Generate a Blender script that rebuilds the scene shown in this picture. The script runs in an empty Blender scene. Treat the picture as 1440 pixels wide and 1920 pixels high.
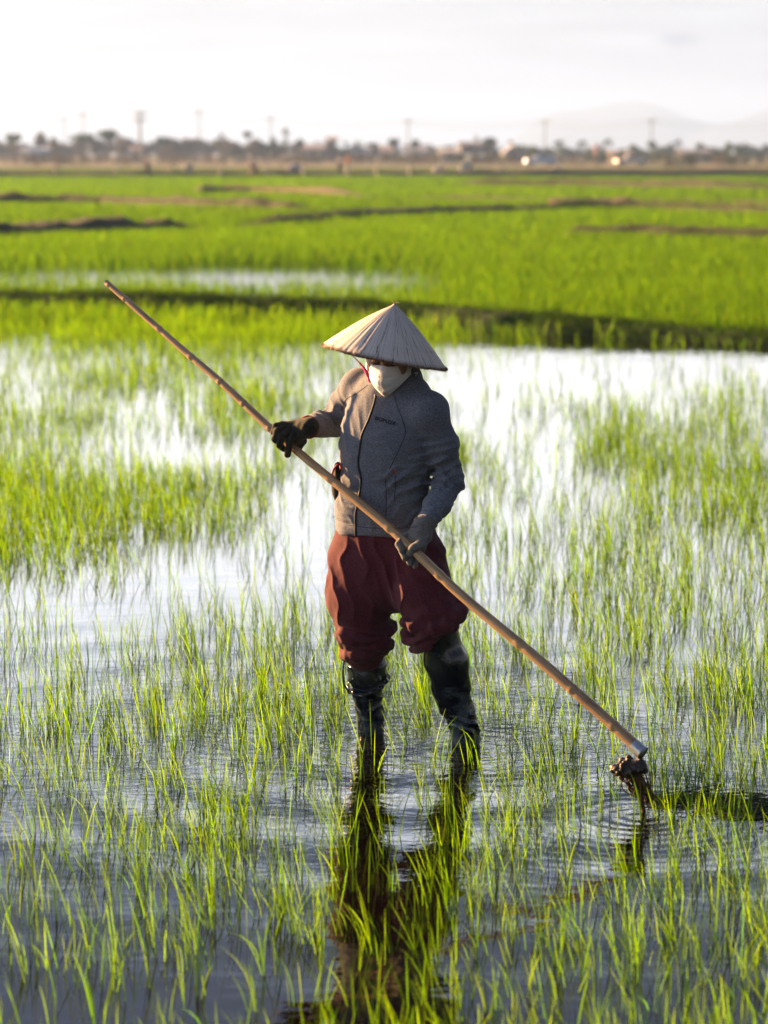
import bpy, math, random
import numpy as np
from mathutils import Vector, Matrix
from mathutils.bvhtree import BVHTree
from math import radians as R, sin, cos, pi

random.seed(7)
rng = np.random.default_rng(7)
SC = bpy.context.scene
COL = SC.collection

# ------------------------------------------------------------------ camera
CAM_H, FPX = 2.0, 85 / 36 * 1920
PITCH = math.atan(675 / FPX)
cam_d = bpy.data.cameras.new('camera')
cam = bpy.data.objects.new('camera', cam_d)
COL.objects.link(cam)
cam.location = (0, 0, CAM_H)
cam.rotation_euler = (pi / 2 - PITCH, 0, 0)
cam_d.sensor_fit = 'VERTICAL'
cam_d.sensor_height = 36
cam_d.sensor_width = 27
cam_d.lens = 85
cam_d.clip_start = .1
cam_d.clip_end = 20000
cam_d.dof.use_dof = True
cam_d.dof.focus_distance = 8.15
cam_d.dof.aperture_fstop = 3.0
SC.camera = cam

# ------------------------------------------------------------------ exposure
SC.view_settings.view_transform = 'Standard'
SC.view_settings.look = 'None'
SC.view_settings.gamma = 1
SC.view_settings.exposure = 2.85
SC.cycles.max_bounces = 10
SC.cycles.diffuse_bounces = 3
SC.cycles.glossy_bounces = 4
SC.cycles.transmission_bounces = 6
SC.cycles.transparent_max_bounces = 8
SC.cycles.volume_bounces = 1
SC.cycles.use_denoising = True
SC.cycles.sample_clamp_indirect = 6

# ------------------------------------------------------------------ sun and sky
SUN_AZ, SUN_EL = R(-54), R(17)      # azimuth from the viewing direction (+Y), negative = left
sd = Vector((sin(SUN_AZ) * cos(SUN_EL), cos(SUN_AZ) * cos(SUN_EL), sin(SUN_EL)))
sl = bpy.data.lights.new('sun', 'SUN')
sl.energy = 5.0
sl.angle = R(0.6)
sl.color = (1.0, .56, .24)
so = bpy.data.objects.new('sun', sl)
COL.objects.link(so)
so.rotation_euler = sd.to_track_quat('Z', 'Y').to_euler()

class NT:
    """small helper to wire node trees"""
    def __init__(s, tree):
        s.t = tree
    def n(s, typ, **kw):
        nd = s.t.nodes.new(typ)
        for k, v in kw.items():
            if k.startswith('i_'):
                key = k[2:]
                nd.inputs[int(key) if key.isdigit() else key.replace('_', ' ')].default_value = v
            else:
                setattr(nd, k, v)
        return nd
    def l(s, a, b):
        s.t.links.new(a, b)
    def math(s, op, a, b=None, c=None, clamp=False):
        nd = s.t.nodes.new('ShaderNodeMath')
        nd.operation = op
        nd.use_clamp = clamp
        for i, v in enumerate((a, b, c)):
            if v is None:
                continue
            if isinstance(v, (int, float)):
                nd.inputs[i].default_value = v
            else:
                s.l(v, nd.inputs[i])
        return nd.outputs[0]
    def mix(s, f, a, b, typ='MIX'):
        nd = s.t.nodes.new('ShaderNodeMix')
        nd.data_type = 'RGBA'
        nd.blend_type = typ
        for i, v in ((0, f), (6, a), (7, b)):
            if isinstance(v, (int, float)):
                nd.inputs[i].default_value = v
            elif isinstance(v, tuple):
                nd.inputs[i].default_value = v if len(v) == 4 else v + (1,)
            else:
                s.l(v, nd.inputs[i])
        return nd.outputs[2]
    def noise(s, vec, scale, detail=3, rough=.5, dist=0):
        nd = s.n('ShaderNodeTexNoise')
        nd.inputs['Scale'].default_value = scale
        nd.inputs['Detail'].default_value = detail
        nd.inputs['Roughness'].default_value = rough
        nd.inputs['Distortion'].default_value = dist
        if vec is not None:
            s.l(vec, nd.inputs['Vector'])
        return nd.outputs['Fac']
    def mapping(s, vec, scale=(1, 1, 1), loc=(0, 0, 0), rot=(0, 0, 0)):
        nd = s.n('ShaderNodeMapping')
        nd.inputs['Scale'].default_value = scale
        nd.inputs['Location'].default_value = loc
        nd.inputs['Rotation'].default_value = rot
        s.l(vec, nd.inputs['Vector'])
        return nd.outputs[0]
    def ramp(s, f, stops):
        nd = s.n('ShaderNodeValToRGB')
        cr = nd.color_ramp
        cr.elements[0].position, cr.elements[0].color = stops[0][0], tuple(stops[0][1]) + (1,)
        cr.elements[1].position, cr.elements[1].color = stops[-1][0], tuple(stops[-1][1]) + (1,)
        for p, c in stops[1:-1]:
            e = cr.elements.new(p)
            e.color = tuple(c) + (1,)
        s.l(f, nd.inputs[0])
        return nd.outputs[0]

W = bpy.data.worlds.new('World')
SC.world = W
W.use_nodes = True
W.node_tree.nodes.clear()
w = NT(W.node_tree)
sky = w.n('ShaderNodeTexSky', sky_type='NISHITA', sun_disc=False, sun_elevation=SUN_EL, sun_rotation=SUN_AZ,
          altitude=0, air_density=1.0, dust_density=1.0, ozone_density=1.5)
tc = w.n('ShaderNodeTexCoord')
sep = w.n('ShaderNodeSeparateXYZ')
w.l(tc.outputs['Generated'], sep.inputs[0])
zc = w.math('MAXIMUM', sep.outputs[2], 0.0)
# evening overcast: dull haze on the horizon, a bright band of thin cloud above it, bluer and darker overhead
den = w.math('ADD', zc, .10)
cmb = w.n('ShaderNodeCombineXYZ')
w.l(w.math('DIVIDE', sep.outputs[0], den), cmb.inputs[0]); w.l(w.math('DIVIDE', sep.outputs[1], den), cmb.inputs[1])
n1 = w.noise(w.mapping(cmb.outputs[0], (.5, .8, 1), (3.1, .6, 0)), 1.0, 5, .55, .4)
zn = w.math('ADD', zc, w.math('MULTIPLY', w.math('SUBTRACT', n1, .5), w.math('MULTIPLY', w.math('ADD', zc, .012), .75)))
prof = w.ramp(zn, [(0, (.15, .165, .235)), (.03, (.19, .20, .245)), (.048, (.24, .245, .27)), (.068, (.30, .30, .31)), (.10, (1.45, 1.44, 1.44)), (.17, (1.4, 1.44, 1.52)),
                   (.23, (.85, .95, 1.15)),
                   (.28, (.36, .44, .60)), (.34, (.17, .22, .34)), (.42, (.12, .16, .27)), (.7, (.085, .12, .22)), (1, (.07, .10, .20))])
# brighter towards the sun
dt = w.n('ShaderNodeVectorMath', operation='DOT_PRODUCT')
w.l(tc.outputs['Generated'], dt.inputs[0])
dt.inputs[1].default_value = sd
gl0 = w.math('ADD', dt.outputs['Value'], .45, clamp=True)
glow = w.math('MULTIPLY', w.math('MULTIPLY', gl0, gl0), w.math('SUBTRACT', 3.0, w.math('MULTIPLY', gl0, 2.0)))
amt = w.math('ADD', w.math('ADD', 1.35, w.math('MULTIPLY', glow, 5.2)), w.math('MULTIPLY', w.math('MAXIMUM', dt.outputs['Value'], 0.0), 2.6))
vs = w.n('ShaderNodeVectorMath', operation='SCALE')
w.l(prof, vs.inputs[0]); w.l(amt, vs.inputs['Scale'])
strk = w.noise(w.mapping(tc.outputs['Generated'], (7, 7, 62), (.3, 1.7, .2)), 1.0, 5, .6, .8)
lowm = w.math('SUBTRACT', 1.0, w.math('MULTIPLY', zc, 9.0), clamp=True)
sf = w.math('ADD', 1.0, w.math('MULTIPLY', w.math('MULTIPLY', w.math('SUBTRACT', strk, .5), lowm), 2.6))
vs2 = w.n('ShaderNodeVectorMath', operation='SCALE')
w.l(vs.outputs[0], vs2.inputs[0]); w.l(sf, vs2.inputs['Scale'])
vs = vs2
skc = w.mix(.95, sky.outputs[0], vs.outputs[0])
# one small grey cloud at the upper right
vd = w.n('ShaderNodeVectorMath', operation='SUBTRACT')
w.l(tc.outputs['Generated'], vd.inputs[0])
cdir = Vector(((1262 - 720) / FPX, 1, (285 - 80) / FPX)).normalized()
vd.inputs[1].default_value = cdir
cm = w.mapping(vd.outputs[0], (1 / .017, 1 / .05, 1 / .0052))
ln = w.n('ShaderNodeVectorMath', operation='LENGTH')
w.l(cm, ln.inputs[0])
nn = w.noise(tc.outputs['Generated'], 130, 4, .6)
cl = w.math('SUBTRACT', 1.25, w.math('ADD', ln.outputs['Value'], w.math('MULTIPLY', nn, .9)), clamp=True)
cl = w.math('MULTIPLY', cl, 1.0)
skc = w.mix(cl, skc, (.1, .25, .8, 1))
bg = w.n('ShaderNodeBackground')
bg.inputs['Strength'].default_value = 0.0425
w.l(skc, bg.inputs[0])
wo = w.n('ShaderNodeOutputWorld')
w.l(bg.outputs[0], wo.inputs[0])

# ------------------------------------------------------------------ geometry helpers
CP, SP = cos(PITCH), sin(PITCH)
def P(px, py, Y):
    """world point seen at photograph pixel (px,py) at distance Y along the ground"""
    a = (px - 720) / FPX
    b = (960 - py) / FPX
    dy = CP + b * SP
    dz = -SP + b * CP
    t = Y / dy
    return np.array((a * t, Y, CAM_H + dz * t))
def G(px, py, z=0.0):
    b = (960 - py) / FPX
    dy = CP + b * SP
    dz = -SP + b * CP
    t = (z - CAM_H) / dz
    return np.array(((px - 720) / FPX * t, dy * t, z))
def to_px(x, Y, z=0.0):
    zc_ = Y * CP + (CAM_H - z) * SP
    yc = (z - CAM_H) * CP + Y * SP
    return 720 + FPX * x / zc_, 960 - FPX * yc / zc_

def mesh_np(name, V, F, smooth=False, cols=None):
    """V (n,3); F (m,k) one face size, or list of such arrays"""
    me = bpy.data.meshes.new(name)
    Fs = F if isinstance(F, list) else [F]
    Fs = [np.asarray(f, dtype=np.int32) for f in Fs if len(f)]
    V = np.asarray(V, dtype=np.float32)
    me.vertices.add(len(V))
    me.vertices.foreach_set('co', V.ravel())
    loops = np.concatenate([f.ravel() for f in Fs])
    tot = np.concatenate([np.full(len(f), f.shape[1], dtype=np.int32) for f in Fs])
    start = np.concatenate([[0], np.cumsum(tot)[:-1]]).astype(np.int32)
    me.loops.add(len(loops))
    me.loops.foreach_set('vertex_index', loops)
    me.polygons.add(len(tot))
    me.polygons.foreach_set('loop_start', start)
    me.polygons.foreach_set('loop_total', tot)
    me.polygons.foreach_set('use_smooth', np.full(len(tot), smooth, dtype=bool))
    if cols is not None:
        at = me.attributes.new('tint', 'FLOAT_COLOR', 'POINT')
        c4 = np.ones((len(V), 4), dtype=np.float32)
        c4[:, :3] = cols
        at.data.foreach_set('color', c4.ravel())
    me.update(calc_edges=True)
    return me

def tag(o, label=None, cat=None, group=None, kind=None):
    if label: o['label'] = label
    if cat: o['category'] = cat
    if group: o['group'] = group
    if kind: o['kind'] = kind
    return o
def thing(name, loc, label, cat, group=None):
    o = bpy.data.objects.new(name, None)
    o.empty_display_size = .1
    COL.objects.link(o)
    o.location = loc
    return tag(o, label, cat, group)
def root_loc(o):
    v = Vector((0, 0, 0))
    while o:
        v += o.location
        o = o.parent
    return v
def obj(name, me, mat, parent=None, label=None, loc=None):
    """mesh given in world coordinates; re-based on its parent (or on loc)"""
    o = bpy.data.objects.new(name, me)
    COL.objects.link(o)
    base = root_loc(parent) if parent else Vector(loc if loc is not None else (0, 0, 0))
    if base.length:
        me.transform(Matrix.Translation(-base))
    if parent:
        o.parent = parent
    elif loc is not None:
        o.location = loc
    if mat and not me.materials:
        me.materials.append(mat)
    if label: o['label'] = label
    return o

class MB:
    """collects simple shapes into one mesh"""
    def __init__(s):
        s.V, s.F3, s.F4, s.n = [], [], [], 0
    def add(s, V, F):
        V = np.asarray(V, dtype=float); F = np.asarray(F, dtype=int)
        (s.F3 if F.shape[1] == 3 else s.F4).append(F + s.n)
        s.V.append(V); s.n += len(V)
    def box(s, c, size, rot=0, top=1.0):
        sx, sy, sz = [v / 2 for v in size]
        v = np.array([(-sx, -sy, -sz), (sx, -sy, -sz), (sx, sy, -sz), (-sx, sy, -sz),
                      (-sx * top, -sy * top, sz), (sx * top, -sy * top, sz), (sx * top, sy * top, sz), (-sx * top, sy * top, sz)])
        cr, sr = cos(rot), sin(rot)
        v = np.c_[v[:, 0] * cr - v[:, 1] * sr, v[:, 0] * sr + v[:, 1] * cr, v[:, 2]] + np.array(c)
        s.add(v, [(0, 3, 2, 1), (4, 5, 6, 7), (0, 1, 5, 4), (1, 2, 6, 5), (2, 3, 7, 6), (3, 0, 4, 7)])
    def tube(s, pts, rad, n=8, flat=None, caps=True):
        pts = np.asarray(pts, dtype=float)
        m = len(pts)
        rad = np.broadcast_to(np.asarray(rad, dtype=float), (m,))
        T = np.gradient(pts, axis=0)
        T /= np.linalg.norm(T, axis=1)[:, None] + 1e-12
        ref = np.array((0.13, 0.31, .94)) if abs(T[0][2]) < .9 else np.array((1., .2, 0))
        A = np.cross(T, ref); A /= np.linalg.norm(A, axis=1)[:, None]
        B = np.cross(T, A)
        an = np.arange(n) / n * 2 * pi
        fa = 1.0 if flat is None else flat
        V = (pts[:, None, :] + rad[:, None, None] * (np.cos(an)[None, :, None] * A[:, None, :] + fa * np.sin(an)[None, :, None] * B[:, None, :])).reshape(-1, 3)
        i = np.arange(m - 1)[:, None] * n; j = np.arange(n)[None, :]; j2 = (j + 1) % n
        F = np.stack([i + j, i + j2, i + n + j2, i + n + j], -1).reshape(-1, 4)
        s.add(V, F)
        if caps:
            V2 = np.vstack([V[:n], pts[0], V[-n:], pts[-1]])
            f = [(n, (k + 1) % n, k) for k in range(n)] + [(2 * n + 1, n + 1 + k, n + 1 + (k + 1) % n) for k in range(n)]
            s.add(V2, f)
    def mesh(s, name, smooth=False):
        Fs = []
        if s.F4: Fs.append(np.vstack(s.F4))
        if s.F3: Fs.append(np.vstack(s.F3))
        return mesh_np(name, np.vstack(s.V), Fs, smooth)
    def build(s, name, mat, parent=None, smooth=False, label=None, loc=None):
        return obj(name, s.mesh(name, smooth), mat, parent, label, loc)

def smooth_curve(pts, n=40):
    pts = np.asarray(pts, dtype=float)
    m = len(pts)
    ext = np.vstack([2 * pts[0] - pts[1], pts, 2 * pts[-1] - pts[-2]])
    out = []
    for u in np.linspace(0, m - 1 - 1e-9, n):
        i = int(u); t = u - i
        p0, p1, p2, p3 = ext[i:i + 4]
        out.append(.5 * ((2 * p1) + (-p0 + p2) * t + (2 * p0 - 5 * p1 + 4 * p2 - p3) * t * t + (-p0 + 3 * p1 - 3 * p2 + p3) * t ** 3))
    return np.array(out)

def vnoise(p, seed=0):
    """value noise in [-1,1] for p (...,3)"""
    p = np.asarray(p, dtype=np.float32)
    i = np.floor(p).astype(np.int64)
    f = p - i
    f = f * f * (3 - 2 * f)
    def hsh(x, y, z):
        h = (x * 73856093) ^ (y * 19349663) ^ (z * 83492791) ^ (seed * 2654435761)
        h = (h ^ (h >> 13)) * 1274126177 & 0x7fffffff
        h = (h ^ (h >> 16)) & 0xffff
        return h.astype(np.float32) / 32767.5 - 1
    x, y, z = i[..., 0], i[..., 1], i[..., 2]
    fx, fy, fz = f[..., 0], f[..., 1], f[..., 2]
    r = 0
    for a in (0, 1):
        for b in (0, 1):
            for c in (0, 1):
                wgt = (fx if a else 1 - fx) * (fy if b else 1 - fy) * (fz if c else 1 - fz)
                r = r + wgt * hsh(x + a, y + b, z + c)
    return r
def noise2(x, y, s, seed=0):
    return vnoise(np.stack([x / s, y / s, np.zeros_like(x) + seed * 7.3], -1), seed)

# ------------------------------------------------------------------ materials
def mat_new(name):
    m = bpy.data.materials.new(name)
    m.use_nodes = True
    m.node_tree.nodes.clear()
    t = NT(m.node_tree)
    out = t.n('ShaderNodeOutputMaterial')
    return m, t, out
def mat(name, col, rough=.6, var=.25, scale=30, spec=.3, bump=0, bscale=200, col2=None, metal=0, coat=0, stretch=(1, 1, 1), sheen=0):
    m, t, out = mat_new(name)
    b = t.n('ShaderNodeBsdfPrincipled')
    b.inputs['Roughness'].default_value = rough
    b.inputs['Specular IOR Level'].default_value = spec
    b.inputs['Metallic'].default_value = metal
    b.inputs['Coat Weight'].default_value = coat
    b.inputs['Sheen Weight'].default_value = sheen
    tc = t.n('ShaderNodeTexCoord')
    v = t.mapping(tc.outputs['Object'], stretch)
    f = t.noise(v, scale, 4, .6)
    c2 = col2 if col2 else tuple(c * (1 - var) for c in col)
    c1 = col if col2 else tuple(min(1, c * (1 + var)) for c in col)
    c = t.ramp(f, [(.35, c2), (.65, c1)])
    t.l(c, b.inputs['Base Color'])
    if bump:
        bn = t.n('ShaderNodeBump')
        bn.inputs['Strength'].default_value = 1
        bn.inputs['Distance'].default_value = bump
        t.l(t.noise(v, bscale, 3, .6), bn.inputs['Height'])
        t.l(bn.outputs[0], b.inputs['Normal'])
    t.l(b.outputs[0], out.inputs[0])
    return m

def leaf_mat(name, diff, trans, tr=.5, rough=.45, gl=.006):
    """thin green blade: diffuse + light shining through + a little gloss, tinted per blade"""
    m, t, out = mat_new(name)
    at = t.n('ShaderNodeAttribute', attribute_name='tint')
    d = t.n('ShaderNodeBsdfDiffuse')
    t.l(t.mix(1.0, at.outputs['Color'], diff + (1,), 'MULTIPLY'), d.inputs[0])
    tl = t.n('ShaderNodeBsdfTranslucent')
    t.l(t.mix(1.0, at.outputs['Color'], trans + (1,), 'MULTIPLY'), tl.inputs[0])
    mx = t.n('ShaderNodeMixShader'); mx.inputs[0].default_value = tr
    t.l(d.outputs[0], mx.inputs[1]); t.l(tl.outputs[0], mx.inputs[2])
    g = t.n('ShaderNodeBsdfGlossy'); g.inputs['Roughness'].default_value = rough
    g.inputs[0].default_value = (1, 1, .9, 1)
    m2 = t.n('ShaderNodeMixShader'); m2.inputs[0].default_value = gl
    t.l(mx.outputs[0], m2.inputs[1]); t.l(g.outputs[0], m2.inputs[2])
    t.l(m2.outputs[0], out.inputs[0])
    return m

M_RICE = leaf_mat('rice_leaf', (.024, .078, .0016), (.135, .292, .002), .55)
M_RICEFAR = leaf_mat('rice_leaf_far', (.031, .088, .001), (.096, .215, .001), .5, gl=.002)
M_BANKG = leaf_mat('bank_grass', (.018, .045, .004), (.03, .07, .004), .4)
M_TREE = leaf_mat('tree_leaf', (.05, .075, .02), (.07, .10, .02), .3)
M_BARK = mat('bark', (.12, .09, .065), .9, scale=4)
M_EARTH = mat('bank_earth', (.05, .045, .022), .95, scale=3, col2=(.022, .035, .010), bump=.02, bscale=12)
M_BANKE = mat('grassy_bank', (.016, .042, .005), .95, scale=9, col2=(.007, .018, .003), bump=.02, bscale=20)
M_DRY = mat('dry_bank', (.12, .08, .05), .95, scale=3, col2=(.05, .045, .025), bump=.02, bscale=12)

# ------------------------------------------------------------------ ground, water
def grid_sheet(name, x0, x1, y0, y1, z, nx, ny, mat_, kind='structure', bump=0):
    xs = np.linspace(x0, x1, nx + 1); ys = np.linspace(y0, y1, ny + 1)
    X, Y = np.meshgrid(xs, ys)
    Z = np.full_like(X, z)
    if bump:
        Z = Z + bump * noise2(X, Y, 20, 3)
    V = np.stack([X, Y, Z], -1).reshape(-1, 3)
    i = np.arange(ny)[:, None] * (nx + 1) + np.arange(nx)[None, :]
    F = np.stack([i, i + 1, i + nx + 2, i + nx + 1], -1).reshape(-1, 4)
    o = obj(name, mesh_np(name, V, F), mat_)
    o['kind'] = kind
    return o

def ground_mat():
    m, t, out = mat_new('ground')
    b = t.n('ShaderNodeBsdfPrincipled'); b.inputs['Roughness'].default_value = 1
    b.inputs['Specular IOR Level'].default_value = .1
    g = t.n('ShaderNodeNewGeometry')
    v = t.mapping(g.outputs['Position'], (.02, .05, 1))
    c = t.ramp(t.noise(v, 1.5, 5, .6), [(.3, (.06, .07, .025)), (.5, (.11, .10, .05)), (.7, (.16, .12, .075))])
    t.l(c, b.inputs['Base Color'])
    t.l(b.outputs[0], out.inputs[0])
    return m
grid_sheet('ground', -9000, 9000, -30, 14000, -.22, 8, 8, ground_mat())

def water_mat():
    m, t, out = mat_new('paddy_water')
    b = t.n('ShaderNodeBsdfPrincipled')
    b.inputs['IOR'].default_value = 1.34
    b.inputs['Roughness'].default_value = .015
    g = t.n('ShaderNodeNewGeometry')
    pos = g.outputs['Position']
    c = t.ramp(t.noise(pos, 1.2, 4, .6), [(.3, (.0012, .0010, .0006)), (.7, (.0034, .0024, .0014))])
    t.l(c, b.inputs['Base Color'])
    # ripples in real metres
    h = t.math('MULTIPLY', t.math('SUBTRACT', t.noise(t.mapping(pos, (1, 1.9, 1)), 2.2, 3, .5), .5), .003)
    h2 = t.math('MULTIPLY', t.math('SUBTRACT', t.noise(t.mapping(pos, (1, 1.6, 1)), 14, 2, .5), .5), .0003)
    h = t.math('ADD', h, h2)
    def rings(c, lam, amp, fall, r0=0, noisy=.06):
        nonlocal h
        d = t.n('ShaderNodeVectorMath', operation='DISTANCE')
        t.l(pos, d.inputs[0]); d.inputs[1].default_value = (c[0], c[1], 0)
        r = t.math('ADD', d.outputs['Value'], t.math('MULTIPLY', t.noise(pos, 3, 2, .5), noisy))
        s_ = t.math('SINE', t.math('MULTIPLY', r, 2 * pi / lam))
        e = t.math('EXPONENT', t.math('MULTIPLY', t.math('MAXIMUM', t.math('SUBTRACT', d.outputs['Value'], r0), 0.0), -1 / fall))
        h = t.math('ADD', h, t.math('MULTIPLY', t.math('MULTIPLY', s_, e), amp))
    a, b2, c3 = G(697, 1378), G(875, 1400), G(1195, 1530)
    rings(a, .075, .0011, .35)
    rings(b2, .065, .0011, .35)
    rings((a + b2) / 2, .42, .0042, .9, .4, .12)
    rings(c3, .055, .0008, .3)
    rings(c3, .30, .0020, .5, .1, .08)
    # choppy patch round the legs
    d = t.n('ShaderNodeVectorMath', operation='DISTANCE')
    t.l(pos, d.inputs[0]); d.inputs[1].default_value = ((a[0] + b2[0]) / 2, a[1] + .15, 0)
    e = t.math('EXPONENT', t.math('MULTIPLY', d.outputs['Value'], -1 / .8))
    ch = t.math('MULTIPLY', t.math('MULTIPLY', t.math('SUBTRACT', t.noise(t.mapping(pos, (1, 1.5, 1)), 16, 3, .55, .6), .5), e), .0085)
    h = t.math('ADD', h, ch)
    bn = t.n('ShaderNodeBump'); bn.inputs['Distance'].default_value = 1.0
    t.l(h, bn.inputs['Height'])
    t.l(bn.outputs[0], b.inputs['Normal'])
    t.l(b.outputs[0], out.inputs[0])
    return m
grid_sheet('paddy_water', -70, 70, -20, 62, 0, 20, 20, water_mat())

def field_mat():
    m, t, out = mat_new('far_paddy')
    b = t.n('ShaderNodeBsdfDiffuse')
    g = t.n('ShaderNodeNewGeometry')
    v = t.mapping(g.outputs['Position'], (.05, .12, 1))
    c = t.ramp(t.noise(v, 1.2, 4, .6), [(.3, (.04, .08, .002)), (.7, (.065, .115, .002))])
    t.l(c, b.inputs[0]); t.l(b.outputs[0], out.inputs[0])
    return m
M_FIELD = field_mat()
grid_sheet('rice_paddy', -110, 110, 60, 177, .03, 12, 12, M_FIELD)
grid_sheet('distant_paddy', -260, 260, 180.5, 305, .05, 12, 12, M_FIELD)

# ------------------------------------------------------------------ earth banks between the paddies
def ground_line(pts, n=60):
    g = np.array([G(p[0], p[1])[:2] for p in pts])
    c = smooth_curve(np.c_[g, np.zeros(len(g))], n)
    return c[:, :2]
BANKS = []
def bank(pts, width, height, mat_, n=120, seed=0, taper=(False, False), var=.6, rfade=0):
    c = ground_line(pts, n)
    T = np.gradient(c, axis=0); T /= np.linalg.norm(T, axis=1)[:, None]
    N = np.c_[-T[:, 1], T[:, 0]]
    k = 9
    u = np.linspace(-1, 1, k)
    prof = np.array([-.25, .35, .78, .95, 1, .95, .8, .4, -.25])
    s_ = np.arange(n) * np.linalg.norm(c[1] - c[0])
    hh = height * (1 + var * .28 * noise2(s_, s_ * 0, width * 1.6, seed) + var * .15 * noise2(s_, s_ * 0, width * .5, seed + 5))
    e = np.linspace(0, 1, n)
    if rfade: hh = hh * np.interp(e, [.35, .75], [1, rfade])
    if taper[0]: hh = hh * np.clip(e / .12, 0.05, 1)
    if taper[1]: hh = hh * np.clip((1 - e) / .2, 0.05, 1)
    jit = width * .12 * noise2(s_, s_ * 0 + 3, width, seed + 9)
    V = np.zeros((n, k, 3))
    V[..., :2] = c[:, None, :] + N[:, None, :] * (u[None, :, None] * width / 2 + jit[:, None, None])
    V[..., 2] = prof[None, :] * hh[:, None] + .02 * rng.standard_normal((n, k)) * height / .3
    i = np.arange(n - 1)[:, None] * k + np.arange(k - 1)[None, :]
    F = np.stack([i, i + 1, i + k + 1, i + k], -1).reshape(-1, 4)
    o = obj('earth_bank', mesh_np('earth_bank', V.reshape(-1, 3), F, True), mat_)
    o['kind'] = 'structure'
    BANKS.append((V, width, height))
    return V
B1 = bank([(-500, 584), (0, 586), (300, 592), (620, 600), (900, 614), (1150, 628), (1440, 641), (1800, 655), (2100, 668)], .9, .25, M_BANKE, 160, 1, var=.3, rfade=.35)
B2 = bank([(-500, 470), (-200, 462), (0, 455), (170, 446), (300, 441), (400, 438)], 1.8, .40, M_EARTH, 90, 2, (False, True), var=1)
B3 = bank([(425, 437), (500, 431), (600, 423), (700, 415), (900, 407), (1050, 402), (1100, 400), (1250, 402), (1440, 408), (1900, 420)], 1.3, .34, M_EARTH, 160, 3, (True, False))
B3b = bank([(1030, 399), (1080, 398), (1150, 397), (1225, 399)], 1.6, .44, M_DRY, 30, 11, (True, True))
B4 = bank([(1030, 449), (1200, 453), (1440, 459), (1800, 466)], .8, .33, M_EARTH, 60, 4, (True, False))
B5 = bank([(-500, 385), (0, 388), (200, 390), (400, 397), (520, 401), (640, 405)], 1.3, .44, M_EARTH, 80, 5, (False, True))
B6 = bank([(340, 367), (450, 367), (560, 369), (720, 377)], 1.6, .46, M_DRY, 50, 6, (True, True))
B7 = bank([(700, 378), (1000, 382), (1440, 390), (1800, 396)], 1.5, .26, M_DRY, 80, 7, (True, False))
B8 = bank([(820, 352), (1100, 355), (1440, 362), (1800, 366)], 2.0, .50, M_EARTH, 80, 8, (True, False))
B9 = bank([(-700, 338), (0, 337.5), (350, 336), (700, 334), (1000, 332), (1440, 330), (2000, 330)], 3.2, .55, M_DRY, 120, 9)

# ------------------------------------------------------------------ blades of rice
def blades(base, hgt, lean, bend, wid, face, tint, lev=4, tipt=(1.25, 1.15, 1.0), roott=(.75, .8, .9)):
    """ribbon blades. base (N,3), hgt (N), lean (N,2) sideways offset of the tip, bend (N) 0..1, face (N) angle"""
    N = len(base)
    t = np.linspace(0, 1, lev + 1)[None, :]
    off = lean[:, None, :] * (t[..., None] * (1 - bend[:, None, None]) + bend[:, None, None] * t[..., None] ** 2.6)
    L = np.linalg.norm(lean, axis=1)
    z = hgt[:, None] * (t - .30 * bend[:, None] * t ** 3 * np.clip(L / hgt, 0, 1.5)[:, None])
    c = np.concatenate([base[:, None, :2] + off, (base[:, 2:3] + z)[..., None]], -1)
    wprof = np.interp(t[0], [0, .15, .5, .8, 1], [.55, .85, 1, .62, .04])
    a = np.stack([np.cos(face), np.sin(face), np.zeros(N)], -1)
    hw = (wid[:, None] * wprof[None, :] / 2)[..., None] * a[:, None, :]
    V = np.stack([c - hw, c + hw], 2).reshape(-1, 3)          # N,(lev+1),2
    i = (np.arange(N)[:, None] * (lev + 1) + np.arange(lev)[None, :]) * 2
    F = np.stack([i, i + 1, i + 3, i + 2], -1).reshape(-1, 4)
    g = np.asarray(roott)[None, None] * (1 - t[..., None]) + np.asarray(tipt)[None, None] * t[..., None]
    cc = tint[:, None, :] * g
    cc = np.repeat(cc[:, :, None, :], 2, 2).reshape(-1, 3)
    return V, F, cc

def tints(n, var=.22, yel=.25, patch=None):
    b = 1 + var * rng.standard_normal(n)
    y = np.clip(rng.standard_normal(n) * yel, -.4, 1)
    t = np.stack([b * (1 + .9 * y), b * (1 + .18 * y), b * (1 - .3 * y)], -1)
    if patch is not None:
        t = t * patch[:, None]
    return np.clip(t, .25, 2.4)

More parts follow.
